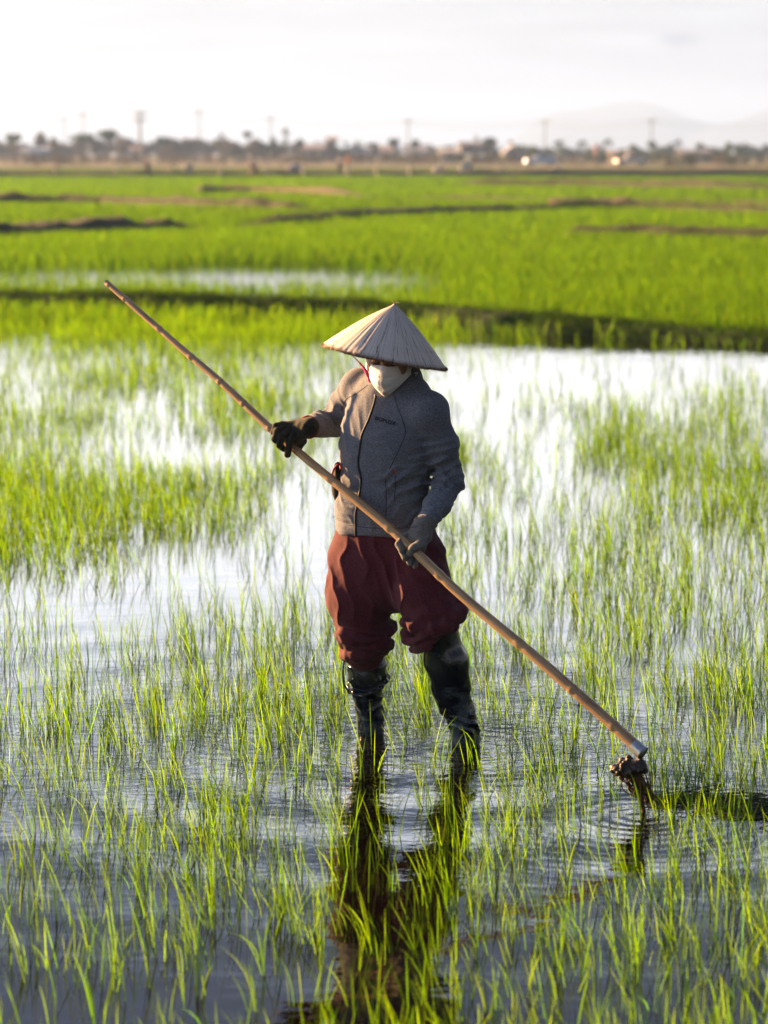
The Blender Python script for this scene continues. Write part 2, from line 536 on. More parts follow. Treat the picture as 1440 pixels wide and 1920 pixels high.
def density(px, py):
    """how thick the seedlings stand, read off the photograph by eye"""
    def bl(cx, cy, rx, ry, p=2):
        return np.exp(-((np.abs(px - cx) / rx) ** p + (np.abs(py - cy) / ry) ** p))
    D = np.full_like(px, .75)
    D = np.where(py < 1000, .62, D)
    D += 1.9 * bl(250, 945, 230, 48) + 1.1 * bl(30, 985, 160, 60) + .6 * bl(60, 900, 120, 60)
    D += .35 * bl(500, 760, 90, 60) + .3 * bl(250, 720, 300, 60)
    D += .5 * bl(1150, 835, 330, 60) + .35 * bl(1280, 1000, 260, 90) + .5 * bl(1400, 900, 100, 160)
    D += .12 * bl(700, 1800, 300, 220) + .0 * bl(740, 1650, 130, 110) + .35 * bl(1350, 1400, 160, 130)
    D += 1.3 * bl(250, 628, 700, 16)
    D *= 1 - .72 * np.clip((px - 800) / 80, 0, 1) * np.clip((690 - py) / 12, 0, 1)
    for cx, cy, rx, ry, k in ((150, 1150, 270, 62, .97), (430, 1090, 170, 66, .92), (560, 1010, 120, 85, .88), (610, 920, 70, 70, .85),
                              (1040, 718, 420, 42, .9), (900, 790, 120, 60, .9), (1040, 915, 150, 45, .65),
                              (680, 1120, 200, 90, .45), (1180, 1600, 100, 50, .5), (740, 1760, 150, 170, .45), (860, 1050, 150, 60, .3),
                              (700, 1440, 75, 60, .85), (880, 1455, 70, 60, .8), (1180, 675, 440, 40, .88), (110, 890, 110, 22, .5), (420, 860, 220, 28, .45), (40, 690, 110, 50, .5)):
        D *= 1 - k * bl(cx, cy, rx, ry, 2.4)
    return D

EXCL = [(G(697, 1385), .13), (G(875, 1405), .13)]
def scatter(y0, y1, per_m2, half=lambda y: .23 * y + .9):
    n = int(per_m2 * (y1 - y0) * (half(y0) + half(y1)))
    Y = y0 + (y1 - y0) * rng.random(n)
    hw = half(y1)
    X = (rng.random(n) * 2 - 1) * hw
    k = np.abs(X) < half(Y)
    return X[k], Y[k]

# near, flooded paddy: tufts of three to six blades
def seedlings(y0, y1, tufts, lev, wmul=1.0, dmul=1.0):
    X, Y = scatter(y0, y1, tufts * 2.2 * 2)
    px, py = to_px(X, Y)
    D = density(px, py) * dmul
    D = D * np.clip(.95 + np.where(Y < 8, .65, 1.0) * noise2(X, Y, .55, 4) + .8 * noise2(X, Y, .15, 5), .04, 2.4)
    k = rng.random(len(X)) < D / 2.2
    X, Y = X[k], Y[k]
    for c, r in EXCL:
        k = (X - c[0]) ** 2 + (Y - c[1]) ** 2 > r * r
        X, Y = X[k], Y[k]
    nb = rng.integers(2, 6, len(X))
    idx = np.repeat(np.arange(len(X)), nb)
    N = len(idx)
    tl = rng.standard_normal((len(X), 2)) * .018 + np.array((-.016, 0))
    th = np.interp(Y, [5, 9], [.14, .165]) * (1 + .20 * rng.standard_normal(len(X)))
    base = np.stack([X[idx] + rng.standard_normal(N) * .012, Y[idx] + rng.standard_normal(N) * .012, np.full(N, -.03)], -1)
    h = np.clip(th[idx] * (.5 + .65 * rng.random(N)), .05, .34) + .03
    lean = tl[idx] + rng.standard_normal((N, 2)) * .032 * (h / .2)[:, None]
    bend = np.clip(.35 + .35 * rng.standard_normal(N), 0, 1)
    # a few broken or drooping blades
    dr = rng.random(N) < .04
    lean[dr] *= 2.6; bend[dr] = 1
    w_ = (.0019 + .0022 * rng.random(N)) * wmul
    face = rng.random(N) * 2 * pi
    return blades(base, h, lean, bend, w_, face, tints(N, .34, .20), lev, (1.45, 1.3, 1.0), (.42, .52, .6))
def join(parts):
    Vs, Fs, Cs, n = [], [], [], 0
    for V, F, C in parts:
        Vs.append(V); Fs.append(F + n); Cs.append(C); n += len(V)
    return np.vstack(Vs), np.vstack(Fs), np.vstack(Cs)
V, F, C = join([seedlings(3.6, 7.6, 200, 5, .9), seedlings(7.6, 11, 150, 5), seedlings(11, 18, 105, 4, 1.1), seedlings(18, 31, 80, 3, 1.45)])
# keep them in front of the first bank
bx = B1[:, 4, 0]; by = B1[:, 0, 1]
o = obj('rice_seedlings', mesh_np('rice_seedlings', V, F, False, C), M_RICE)
tag(o, 'young rice seedlings standing in the flooded paddy around the farmer', 'rice', kind='stuff')

def turf(y0, y1, per, h, w_, lev, patchs=(8, 3), yel=.2, dens=None, zb=0.0, seed=20, lim=None, margin=lambda y: .20 * y + 3):
    X, Y = scatter(y0, y1, per, margin)
    if dens is not None:
        px, py = to_px(X, Y)
        k = rng.random(len(X)) < dens(X, Y, px, py)
        X, Y = X[k], Y[k]
    for Bv, bw, _h in BANKS:
        o_ = np.argsort(Bv[:, 4, 0]); bx_ = Bv[o_, 4, 0]
        ins_ = (X > bx_[0]) & (X < bx_[-1]) & (np.abs(Y - np.interp(X, bx_, Bv[o_, 4, 1])) < bw * .5 + Y * Y * .00012)
        X, Y = X[~ins_], Y[~ins_]
    N = len(X)
    hh = h * (.6 + .6 * rng.random(N)) * (1 + .15 * noise2(X, Y, 2.5, seed))
    base = np.stack([X, Y, np.full(N, zb)], -1)
    lean = rng.standard_normal((N, 2)) * h * .28
    bend = rng.random(N) * .8
    patch = 1 + .10 * noise2(X, Y * .6, patchs[0], seed + 1) + .10 * noise2(X, Y * .5, patchs[1], seed + 2)
    return blades(base, hh, lean, bend, w_ * (.7 + .6 * rng.random(N)), rng.random(N) * 2 * pi, tints(N, .15, yel, patch), lev)
def bank_y(Bv, x):
    o_ = np.argsort(Bv[:, 4, 0])
    return np.interp(x, Bv[o_, 4, 0], Bv[o_, 4, 1])
# fringe of thicker rice in front of the first bank
def dens_fringe(X, Y, px, py):
    d = bank_y(B1, X) - Y
    lw = np.interp(px, [0, 700, 1000, 1500], [1.9, 1.5, .5, .45])
    return np.where((d > .35) & (d < lw + .5 * noise2(X, Y, .8, 31)), np.interp(px, [0, 300, 760, 1000, 1440], [.85, .8, .5, .10, .06]), 0)
V, F, C = turf(22, 31, 330, .24, .010, 3, dens=dens_fringe, seed=40)
o = obj('rice_fringe', mesh_np('rice_fringe', V, F, False, C), M_RICE)
tag(o, 'denser green rice fringe growing at the foot of the nearest earth bank', 'rice', kind='stuff')
# second paddy, with wet gaps on the left
def dens_two(X, Y, px, py):
    d = Y - bank_y(B1, X)
    D = np.where(d > .35, 1.0, 0.0)
    wet = np.exp(-((px - 180) / 330) ** 4 - ((py - 524) / 32) ** 4) + np.exp(-((px - 640) / 240) ** 4 - ((py - 524) / 32) ** 4) \
        + .8 * np.exp(-((px - 700) / 330) ** 4 - ((py - 574) / 16) ** 2)
    wet = wet * np.clip(1.15 + .45 * noise2(X, Y, 1.3, 51), .3, 1.02)
    return np.clip(D * (1 - .97 * wet), 0, 1)
parts = [turf(25, 36, 420, .26, .011, 3, dens=dens_two, seed=60), turf(36, 48, 300, .27, .015, 2, dens=dens_two, seed=61), turf(48, 62, 190, .28, .02, 2, dens=dens_two, seed=62)]
V, F, C = join(parts)
o = obj('rice_field', mesh_np('rice_field', V, F, False, C), M_RICEFAR)
tag(o, 'dense green rice in the second paddy behind the nearest bank', 'rice', kind='stuff')
parts = [turf(62, 95, 75, .30, .035, 2, (14, 4), seed=70), turf(95, 135, 32, .32, .06, 2, (20, 6), seed=71), turf(135, 177, 16, .34, .09, 2, (26, 8), seed=72)]
V, F, C = join(parts)
o = obj('far_rice_field', mesh_np('far_rice_field', V, F, False, C), M_RICEFAR)
tag(o, 'smooth bright green rice fields stretching to the brown bank', 'rice', kind='stuff')

# grass growing on the banks
def bank_grass(Bv, per_m, h, w_, face_only=False, zc=1.0, seed=0, var=.25):
    n, k, _ = Bv.shape
    L = np.linalg.norm(Bv[1:, 4] - Bv[:-1, 4], axis=1).sum()
    N = int(per_m * L)
    a = rng.random(N) * (n - 1.001); b = rng.random(N) * (k - 1.001)
    i, j = a.astype(int), b.astype(int)
    fa, fb = (a - i)[:, None], (b - j)[:, None]
    p = (Bv[i, j] * (1 - fa) + Bv[i + 1, j] * fa) * (1 - fb) + (Bv[i, j + 1] * (1 - fa) + Bv[i + 1, j + 1] * fa) * fb
    keep = p[:, 2] > -.03
    p = p[keep]
    keep = rng.random(len(p)) < .75 + .6 * noise2(p[:, 0], p[:, 1], 1.1, seed)
    p = p[keep]; N = len(p)
    hh = h * (.5 + .8 * rng.random(N))
    lean = rng.standard_normal((N, 2)) * h * .55 + np.array((0, -h * .25))
    return blades(p - np.array((0, 0, .01)), hh, lean, rng.random(N), w_ * (.7 + .6 * rng.random(N)), rng.random(N) * 2 * pi, tints(N, var, .3), 3)
V, F, C = join([bank_grass(B1, 2200, .085, .008, seed=80), bank_grass(B2, 60, .10, .02, seed=81), bank_grass(B3, 110, .12, .02, seed=82), bank_grass(B4, 70, .10, .02, seed=83),
                bank_grass(B5, 40, .12, .03, seed=84), bank_grass(B8, 30, .2, .05, seed=85), bank_grass(B7, 14, .12, .04, seed=86)])
o = obj('bank_grass', mesh_np('bank_grass', V, F, False, C), M_BANKG)
tag(o, 'short dark grass covering the earth banks between the paddies', 'grass', kind='stuff')

# ================================================================== sculpting with distance fields
class SDF:
    def __init__(s, lo, hi, h):
        s.lo = np.array(lo, dtype=float); s.h = h
        s.n = np.ceil((np.array(hi) - s.lo) / h).astype(int) + 1
        s.ax = [(s.lo[i] + np.arange(s.n[i]) * h).astype(np.float32) for i in range(3)]
        s.V = np.full(tuple(s.n), .06, dtype=np.float32)
    def _sub(s, lo, hi):
        a = np.clip(np.floor((np.array(lo) - s.lo) / s.h).astype(int), 0, s.n)
        b = np.clip(np.ceil((np.array(hi) - s.lo) / s.h).astype(int) + 1, 0, s.n)
        sl_ = tuple(slice(a[i], b[i]) for i in range(3))
        X = s.ax[0][sl_[0]][:, None, None]; Y = s.ax[1][sl_[1]][None, :, None]; Z = s.ax[2][sl_[2]][None, None, :]
        return sl_, X, Y, Z
    def _op(s, sl_, d, k, op):
        V = s.V[sl_]
        if d.size == 0: return
        if op == 'u':
            if k > 0:
                hh = np.clip(.5 + .5 * (V - d) / k, 0, 1)
                s.V[sl_] = V * (1 - hh) + d * hh - k * hh * (1 - hh)
            else:
                s.V[sl_] = np.minimum(V, d)
        else:
            if k > 0:
                hh = np.clip(.5 - .5 * (V + d) / k, 0, 1)
                s.V[sl_] = V * (1 - hh) - d * hh + k * hh * (1 - hh)
            else:
                s.V[sl_] = np.maximum(V, -d)
    def cone(s, a, b, ra, rb, k=.01, e=None, sq=1.0, op='u'):
        a = np.asarray(a, float); b = np.asarray(b, float)
        m = max(ra, rb) * max(1, 1 / sq) + k + 3 * s.h
        sl_, X, Y, Z = s._sub(np.minimum(a, b) - m, np.maximum(a, b) + m)
        ab = b - a; L2 = float(ab @ ab) + 1e-12
        px, py, pz = X - a[0], Y - a[1], Z - a[2]
        t = np.clip((px * ab[0] + py * ab[1] + pz * ab[2]) / L2, 0, 1)
        vx, vy, vz = px - t * ab[0], py - t * ab[1], pz - t * ab[2]
        if e is not None:
            q = (vx * e[0] + vy * e[1] + vz * e[2]) * (sq - 1)
            vx, vy, vz = vx + q * e[0], vy + q * e[1], vz + q * e[2]
        d = np.sqrt(vx * vx + vy * vy + vz * vz) - (ra + t * (rb - ra))
        s._op(sl_, d, k, op)
        return s
    def chain(s, pts, rad, k=.01, e=None, sq=1.0):
        for i in range(len(pts) - 1):
            s.cone(pts[i], pts[i + 1], rad[i], rad[i + 1], k, e, sq)
        return s
    def ell(s, c, r, M=None, k=.01, op='u'):
        c = np.asarray(c, float); r = np.asarray(r, float)
        m = r.max() + k + 3 * s.h
        sl_, X, Y, Z = s._sub(c - m, c + m)
        px, py, pz = X - c[0], Y - c[1], Z - c[2]
        if M is not None:
            lx = px * M[0][0] + py * M[0][1] + pz * M[0][2]
            ly = px * M[1][0] + py * M[1][1] + pz * M[1][2]
            lz = px * M[2][0] + py * M[2][1] + pz * M[2][2]
        else:
            lx, ly, lz = px, py, pz
        k0 = np.sqrt((lx / r[0]) ** 2 + (ly / r[1]) ** 2 + (lz / r[2]) ** 2)
        k1 = np.sqrt((lx / r[0] ** 2) ** 2 + (ly / r[1] ** 2) ** 2 + (lz / r[2] ** 2) ** 2) + 1e-9
        s._op(sl_, k0 * (k0 - 1) / k1, k, op)
        return s
    def half(s, c, n, k=0):
        """cut away everything on the side n points to"""
        X, Y, Z = s.ax[0][:, None, None], s.ax[1][None, :, None], s.ax[2][None, None, :]
        d = (X - c[0]) * n[0] + (Y - c[1]) * n[1] + (Z - c[2]) * n[2]
        s.V = np.maximum(s.V, d.astype(np.float32))
        return s
    def displace(s, fn, band=.03):
        i = np.nonzero(np.abs(s.V) < band)
        p = np.stack([s.ax[0][i[0]], s.ax[1][i[1]], s.ax[2][i[2]]], -1)
        s.V[i] -= fn(p).astype(np.float32)
        return s
    def mesh(s, name, smooth_it=2):
        V = s.V; n = V.shape
        ins = V < 0
        c = [slice(0, -1), slice(1, None)]
        cnt = np.zeros(tuple(x - 1 for x in n), np.int8)
        for a in (0, 1):
            for b in (0, 1):
                for d in (0, 1):
                    cnt += ins[c[a], c[b], c[d]]
        act = (cnt > 0) & (cnt < 8)
        ci = np.stack(np.nonzero(act), -1)
        idx = np.full(act.shape, -1, np.int32)
        idx[act] = np.arange(len(ci))
        corner = [(a, b, d) for a in (0, 1) for b in (0, 1) for d in (0, 1)]
        cv = {q: V[ci[:, 0] + q[0], ci[:, 1] + q[1], ci[:, 2] + q[2]] for q in corner}
        acc = np.zeros((len(ci), 3)); w_ = np.zeros(len(ci))
        for q in corner:
            for ax in range(3):
                if q[ax] == 0:
                    q2 = list(q); q2[ax] = 1; q2 = tuple(q2)
                    v0, v1 = cv[q], cv[q2]
                    x = (v0 < 0) != (v1 < 0)
                    t = np.where(x, v0 / np.where(x, v0 - v1, 1), 0)
                    p = np.tile(np.array(q, float), (len(ci), 1)); p[:, ax] = t
                    acc += np.where(x[:, None], p, 0); w_ += x
        pos = s.lo + (ci + acc / w_[:, None]) * s.h
        F = []
        for ax in range(3):
            o1, o2 = [(1, 2), (2, 0), (0, 1)][ax]
            sl0 = [slice(1, -1)] * 3; sl1 = [slice(1, -1)] * 3
            sl0[ax] = slice(0, -1); sl1[ax] = slice(1, None)
            A, B = ins[tuple(sl0)], ins[tuple(sl1)]
            x = A != B
            g = np.stack(np.nonzero(x), -1)
            base = g.copy(); off = np.ones(3, int); off[ax] = 0
            base = g + off
            def cell(d1, d2):
                q = base.copy(); q[:, o1] -= d1; q[:, o2] -= d2
                return idx[q[:, 0], q[:, 1], q[:, 2]]
            f = np.stack([cell(1, 1), cell(0, 1), cell(0, 0), cell(1, 0)], -1)
            flip = ~A[x]
            f[flip] = f[flip][:, ::-1]
            F.append(f)
        F = np.vstack(F)
        F = F[(F >= 0).all(1)]
        # light smoothing (Taubin)
        e = np.vstack([F[:, [0, 1]], F[:, [1, 2]], F[:, [2, 3]], F[:, [3, 0]]])
        dg = np.bincount(e.ravel(), minlength=len(pos)).astype(float)[:, None] + 1e-9
        for lam in [.5, -.52] * smooth_it:
            sm = np.zeros_like(pos)
            for k in range(3):
                sm[:, k] = np.bincount(e[:, 0], pos[e[:, 1], k], len(pos)) + np.bincount(e[:, 1], pos[e[:, 0], k], len(pos))
            pos = pos + lam * (sm / dg - pos)
        return mesh_np(name, pos, F, True)

def sections(F, pts, a, b, side, k=.03, n=None):
    """elliptic tube through pts; half-width a along side, half-depth b across"""
    side = np.asarray(side, float); side /= np.linalg.norm(side)
    pts = [np.asarray(p, float) for p in pts]
    for i in range(len(pts) - 1):
        sq = (a[i] + a[i + 1]) / (b[i] + b[i + 1])
        ax = pts[i + 1] - pts[i]; ax /= np.linalg.norm(ax)
        e = np.cross(side, ax); e /= np.linalg.norm(e)
        F.cone(pts[i], pts[i + 1], a[i], a[i + 1], k, e, sq)
def ridge(ph, p=1.0):
    return (1 - np.abs(np.sin(pi * ph))) ** p
def gauss(p, c, r):
    return np.exp(-((p - np.asarray(c)) ** 2).sum(-1) / (r * r))
def along(p, a, b):
    a = np.asarray(a); b = np.asarray(b)
    ab = b - a
    return ((p - a) @ ab) / (ab @ ab)

# ------------------------------------------------------------------ fabric materials
def fabric(name, c1, c2, scale=420, bump=.0012, stretch=(1, 1, 1), sheen=.08, big=8, bigv=.18, rough=.9):
    m, t, out = mat_new(name)
    b = t.n('ShaderNodeBsdfPrincipled')
    b.inputs['Roughness'].default_value = rough
    b.inputs['Specular IOR Level'].default_value = .15
    b.inputs['Sheen Weight'].default_value = sheen
    b.inputs['Sheen Roughness'].default_value = .5
    tc_ = t.n('ShaderNodeTexCoord')
    v = t.mapping(tc_.outputs['Object'], stretch)
    f = t.noise(v, scale, 2, .7)
    c = t.ramp(f, [(.36, c1), (.64, c2)])
    g = t.noise(tc_.outputs['Object'], big, 4, .6)
    gs = t.math('ADD', 1 - bigv, t.math('MULTIPLY', g, 2 * bigv))
    gc = t.n('ShaderNodeCombineColor')
    for i in range(3): t.l(gs, gc.inputs[i])
    c = t.mix(1.0, c, gc.outputs[0], 'MULTIPLY')
    t.l(c, b.inputs['Base Color'])
    bn = t.n('ShaderNodeBump'); bn.inputs['Distance'].default_value = bump
    t.l(t.noise(v, scale * .6, 3, .7), bn.inputs['Height'])
    t.l(bn.outputs[0], b.inputs['Normal'])
    t.l(b.outputs[0], out.inputs[0])
    return m
M_JACKET = fabric('grey_knit', (.050, .066, .096), (.20, .205, .235), 300, .0012, (.55, .55, 2.6))
M_SEAM = mat('dark_seam', (.012, .013, .018), .8)
M_ZIP = mat('zip_tape', (.02, .022, .03), .6)
M_TROUSER = fabric('maroon_cotton', (.046, .010, .020), (.100, .021, .028), 300, .0008, (1, 1, .6), .05, 6, .25)
def silt_and_sheen(m, col, z0, z1, scale, cut, amount=.8, rough=None):
    """noise patches, denser low down: dried mud on trousers, painted sky reflections on boots"""
    t = NT(m.node_tree)
    b = [n for n in m.node_tree.nodes if n.type == 'BSDF_PRINCIPLED'][0]
    src = b.inputs['Base Color'].links[0].from_socket
    tc_ = t.n('ShaderNodeTexCoord')
    sp = t.n('ShaderNodeSeparateXYZ'); t.l(tc_.outputs['Object'], sp.inputs[0])
    lowf = t.math('DIVIDE', t.math('SUBTRACT', z1, sp.outputs[2]), z1 - z0, clamp=True)
    n_ = t.noise(tc_.outputs['Object'], scale, 5, .65, .3)
    f = t.math('MULTIPLY', t.math('SUBTRACT', t.math('ADD', n_, t.math('MULTIPLY', lowf, .16)), cut), 9, clamp=True)
    f = t.math('MULTIPLY', f, amount)
    t.l(t.mix(f, src, col + (1,)), b.inputs['Base Color'])
    if rough:
        t.l(t.math('ADD', b.inputs['Roughness'].default_value, t.math('MULTIPLY', f, rough)), b.inputs['Roughness'])
    return m
M_BOOT = silt_and_sheen(mat('black_rubber', (.005, .008, .015), .14, .3, 14, .6, .0002, 40), (.060, .080, .110), -.1, .35, 12, .575, .8, .2)  # blue-grey patches are sky reflections painted into the rubber's colour
silt_and_sheen(M_TROUSER, (.05, .030, .022), .33, .62, 26, .66, .7)
M_GLOVED = fabric('dark_glove_knit', (.012, .014, .010), (.03, .032, .022), 500, .001, sheen=.1)
M_GLOVEB = fabric('muddy_glove_knit', (.085, .085, .085), (.19, .18, .165), 300, .0012, sheen=.1, big=25, bigv=.35)
M_SKIN = mat('skin', (.30, .15, .085), .5, .12, 40, .4)
M_LIP = mat('lip', (.25, .09, .07), .5)
M_EYE = mat('eyeball', (.6, .58, .55), .15)
M_IRIS = mat('iris', (.02, .012, .008), .1)
M_HAIR = mat('black_hair', (.01, .009, .008), .4, stretch=(1, 1, .1), scale=200)
M_MASK = fabric('white_mask_fabric', (.72, .70, .68), (.82, .80, .78), 200, .0004, sheen=0, bigv=.04)
M_RED = mat('red_trim', (.30, .015, .015), .7)
M_ORANGE = mat('orange_zip_pull', (.65, .06, .02), .5)
M_PINK = mat('pink_cloth', (.70, .06, .25), .8)
M_DARKPOCK = mat('dark_lining', (.012, .012, .014), .8)
M_METAL = mat('ferrule_metal', (.36, .38, .4), .45, .2, 40, metal=.9)

# ------------------------------------------------------------------ the pole the farmer holds (needed first: the hands close round it)
E0, T0 = P(1203, 1410, 7.2), P(199, 529, 8.75)
U = (E0 - T0) / np.linalg.norm(E0 - T0)
def pole_at_px(x):
    lo_, hi_ = 0.0, 1.0
    for _ in range(40):
        m_ = (lo_ + hi_) / 2
        q = T0 + (E0 - T0) * m_
        if to_px(q[0], q[1], q[2])[0] < x: lo_ = m_
        else: hi_ = m_
    return T0 + (E0 - T0) * lo_
# the photographed pole sags a little: pixel offsets of its middle from the straight line
bow = [(199, 529), (245, 571), (330, 645), (405, 709), (460, 760), (520, 815), (640, 915), (745, 1003), (862, 1113), (1000, 1228), (1100, 1316), (1203, 1410)]
POLE = []
for x, y in bow:
    q = pole_at_px(x)
    POLE.append(P(x, y, q[1]))
POLE = smooth_curve(POLE, 90)
def pole_near(px):
    d = [abs(to_px(*q)[0] - px) for q in POLE]
    return POLE[int(np.argmin(d))]

# ------------------------------------------------------------------ the farmer
FEET = G(790, 1390)
person = thing('person', (FEET[0], FEET[1], 0),
               'farmer in straw hat, white mask, grey zip jacket and maroon trousers holding a bamboo pole', 'person')

phi = R(38)
Nf = np.array((-sin(phi), -cos(phi), 0)); Lf = np.array((cos(phi), -sin(phi), 0))     # front, and the farmer's left
ShR, ShL = P(672, 722, 8.20), P(806, 768, 7.98)
ElR, ElL = P(628, 792, 8.38), P(843, 903, 8.02)
WrR, WrL = P(572, 800, 8.14), P(792, 990, 7.84)
Nk = P(742, 745, 8.10)
Yl = pole_near(770)[1]; Yr = pole_near(533)[1]

# --- jacket
J = SDF(P(560, 1030, 8.6)[[0, 0, 2]] * (1, 0, 1) + (0, 7.68, 0), np.array((P(890, 660, 8.0)[0], 8.56, P(700, 655, 8.3)[2])), .0038)
phiH = R(22); LfH = np.array((cos(phiH), -sin(phiH), 0))
sections(J, [P(738, 768, 8.09), P(727, 815, 8.09), P(722, 870, 8.10), P(719, 925, 8.11)], [.150, .168, .160, .158], [.098, .118, .116, .116], Lf, .04)
sections(J, [P(719, 925, 8.11), P(720, 960, 8.11), P(722, 984, 8.11)], [.158, .166, .172], [.116, .128, .136], LfH, .03)
J.cone(ShR + (0.01, 0, -.012), ShL + (-.01, 0, -.012), .062, .064, .05)
J.cone(P(725, 742, 8.09), P(760, 750, 8.06), .062, .06, .04)
J.half(P(722, 1003, 8.11), np.array((-.02, -.10, -1.0)) / 1.005)
# sleeves
J.chain([ShR, (ShR + ElR) / 2, ElR], [.060, .052, .047], .03)
J.chain([ElR, ElR * .5 + WrR * .5, WrR * .93 + ElR * .07], [.047, .043, .031], .018)
J.chain([ShL, ShL * .5 + ElL * .5 + (.008, 0, 0), ElL], [.060, .050, .045], .03)
J.chain([ElL, ElL * .5 + WrL * .5 + (.006, 0, 0), WrL + (WrL - ElL) * .04], [.046, .041, .032], .02)
# stand-up collar, open at the throat
colA, colB = P(738, 742, 8.08), P(737, 705, 8.075)
J.cone(colA, colB, .068, .066, .02)
J.cone(P(752, 742, 8.10), P(762, 708, 8.11), .060, .054, .02)
J.ell(P(731, 668, 8.05), (.085, .10, .052), None, .004, 's')
J.cone(P(736, 722, 8.07), P(733, 670, 8.06), .052, .060, .006, op='s')

def jfold(p):
    o_ = .0035 * vnoise(p / .07, 1) + .0016 * vnoise(p / .03, 2)
    n = vnoise(p / .06, 3)
    # left elbow and forearm: bunched rings
    t = along(p, ElL, WrL)
    wgt = np.exp(-((t - .05) / .32) ** 2) * (np.linalg.norm(p - (ElL + np.clip(t, 0, 1)[:, None] * (WrL - ElL)), axis=1) < .075)
    o_ = o_ + .012 * wgt * (ridge(t * 6.2 + n * .55, 1.4) - .35)
    wg2 = np.exp(-((t - .95) / .28) ** 2) * (gauss(p, WrL, .11) > .3)
    o_ = o_ + .008 * wg2 * (ridge(t * 10 + n * .5, 1.2) - .35)
    # upper left arm: long diagonal drags
    t2 = along(p, ShL, ElL)
    o_ = o_ + .007 * np.exp(-((t2 - .75) / .35) ** 2) * (gauss(p, ElL, .16) > .2) * (ridge(t2 * 3.6 + (p[:, 0] - ElL[0]) * 9 + n * .4) - .35)
    # right sleeve
    t3 = along(p, ElR, WrR)
    w3 = (gauss(p, (ElR + WrR) / 2, .14) > .25)
    o_ = o_ + .008 * w3 * np.exp(-((t3 - .5) / .7) ** 2) * (ridge(t3 * 4.5 + n * .7, 1.3) - .35)
    o_ = o_ + .007 * gauss(p, ElR + (.02, -.04, .045), .09) * (ridge((p @ np.array((.5, .2, .8))) / .028 + n * .5, 1.2) - .3)
    # armpit and waist creases running across the body
    ap = P(806, 880, 8.0)
    o_ = o_ + .011 * gauss(p, ap, .11) * (ridge((p @ np.array((-.25, .1, 1))) / .034 + n * .6, 1.3) - .3)
    w4 = P(770, 925, 7.98)
    o_ = o_ + .010 * gauss(p, w4, .13) * (ridge((p @ np.array((-.35, 0, 1))) / .045 + n * .8, 1.2) - .3)
    w5 = P(665, 930, 8.02)
    o_ = o_ + .009 * gauss(p, w5, .11) * (ridge((p @ np.array((.7, .2, .55))) / .036 + n * .6, 1.3) - .3)
    ch = P(740, 840, 7.98)
    o_ = o_ + .006 * gauss(p, ch, .13) * (ridge((p @ np.array((.30, 0, 1))) / .06 + n * .9, 1.2) - .3)
    w6 = P(655, 800, 8.1)
    o_ = o_ + .006 * gauss(p, w6, .10) * (ridge((p @ np.array((.85, -.2, .5))) / .04 + n * .6, 1.2) - .3)
    # hem band
    zz = P(722, 985, 8.0)[2]
    o_ = o_ - .004 * np.exp(-((p[:, 2] - zz) / .006) ** 2) * (p[:, 0] < WrL[0] + .0)
    return o_
J.displace(jfold, .025)
JM = J.mesh('jacket')
jacket = obj('jacket', JM, M_JACKET, person)
jtree = BVHTree.FromObject(jacket, bpy.context.evaluated_depsgraph_get()) if False else None
def bvh(o):
    me = o.data
    v = [x.co + root_loc(o) for x in me.vertices]
    return BVHTree.FromPolygons(v, [tuple(p.vertices) for p in me.polygons])
JT = bvh(jacket)
CAMP = Vector((0, 0, CAM_H))
def on_surface(tree, px, py, lift=.001, Y=8.0):
    """point of a garment surface under a photograph pixel, lifted along its normal"""
    d = Vector(P(px, py, Y)) - CAMP
    hit = tree.ray_cast(CAMP, d.normalized())
    if hit[0] is None:
        return None
    n = hit[1]
    if n.dot(d) > 0: n = -n
    return np.array(hit[0] + n * lift), np.array(n)
def seam(tree, pts, rad, name, mat_, parent, lift=.0006, n=60, flat=None, gap=.035):
    c = smooth_curve([(x, y, 0) for x, y in pts], n)
    q = [on_surface(tree, x, y, lift) for x, y, _ in c]
    q = [a[0] for a in q if a is not None]
    # drop jumps in depth
    q = np.array(q)
    if len(q) < 4: return None
    mb = MB(); seg = [q[0]]
    for a, b in zip(q[:-1], q[1:]):
        if np.linalg.norm(b - a) > gap:
            if len(seg) > 2: mb.tube(seg, rad, 6)
            seg = []
        seg.append(b)
    if len(seg) > 2: mb.tube(seg, rad, 6)
    return mb.build(name, mat_, parent, True)
zip_pts = [(705, 742), (700, 762), (690, 790), (679, 815), (675, 840), (672, 870), (677, 905), (672, 935), (667, 965), (667, 990), (667, 1004)]
zp = seam(JT, zip_pts, .0042, 'zip', M_ZIP, jacket, .001, 80)
mbz = MB()
q = on_surface(JT, 704, 740, .004)[0]
mbz.tube([q, q + (0.0, -.004, -.02), q + (.001, -.004, -.034)], [.003, .0022, .004], 6)
mbz.build('zip_pull', M_METAL, zp, True)
for nm, pts in (('seam', [(740, 742), (746, 765), (756, 790), (760, 812), (752, 835), (740, 860), (730, 880)]),
                ('seam', [(722, 895), (724, 920), (724, 950), (723, 985)]),
                ('seam', [(690, 722), (668, 738), (648, 750), (640, 770)]),
                ('seam', [(655, 985), (700, 990), (760, 990), (800, 985)])):
    seam(JT, pts, .0011, nm, M_SEAM, jacket, .0003, gap=.2)
seam(JT, [(741, 892), (741, 915), (739, 940)], .0014, 'pocket_zip', M_ZIP, jacket, .0006)
seam(JT, [(740, 881), (741, 888)], .0026, 'orange_zip_pull', M_ORANGE, jacket, .002, 6)

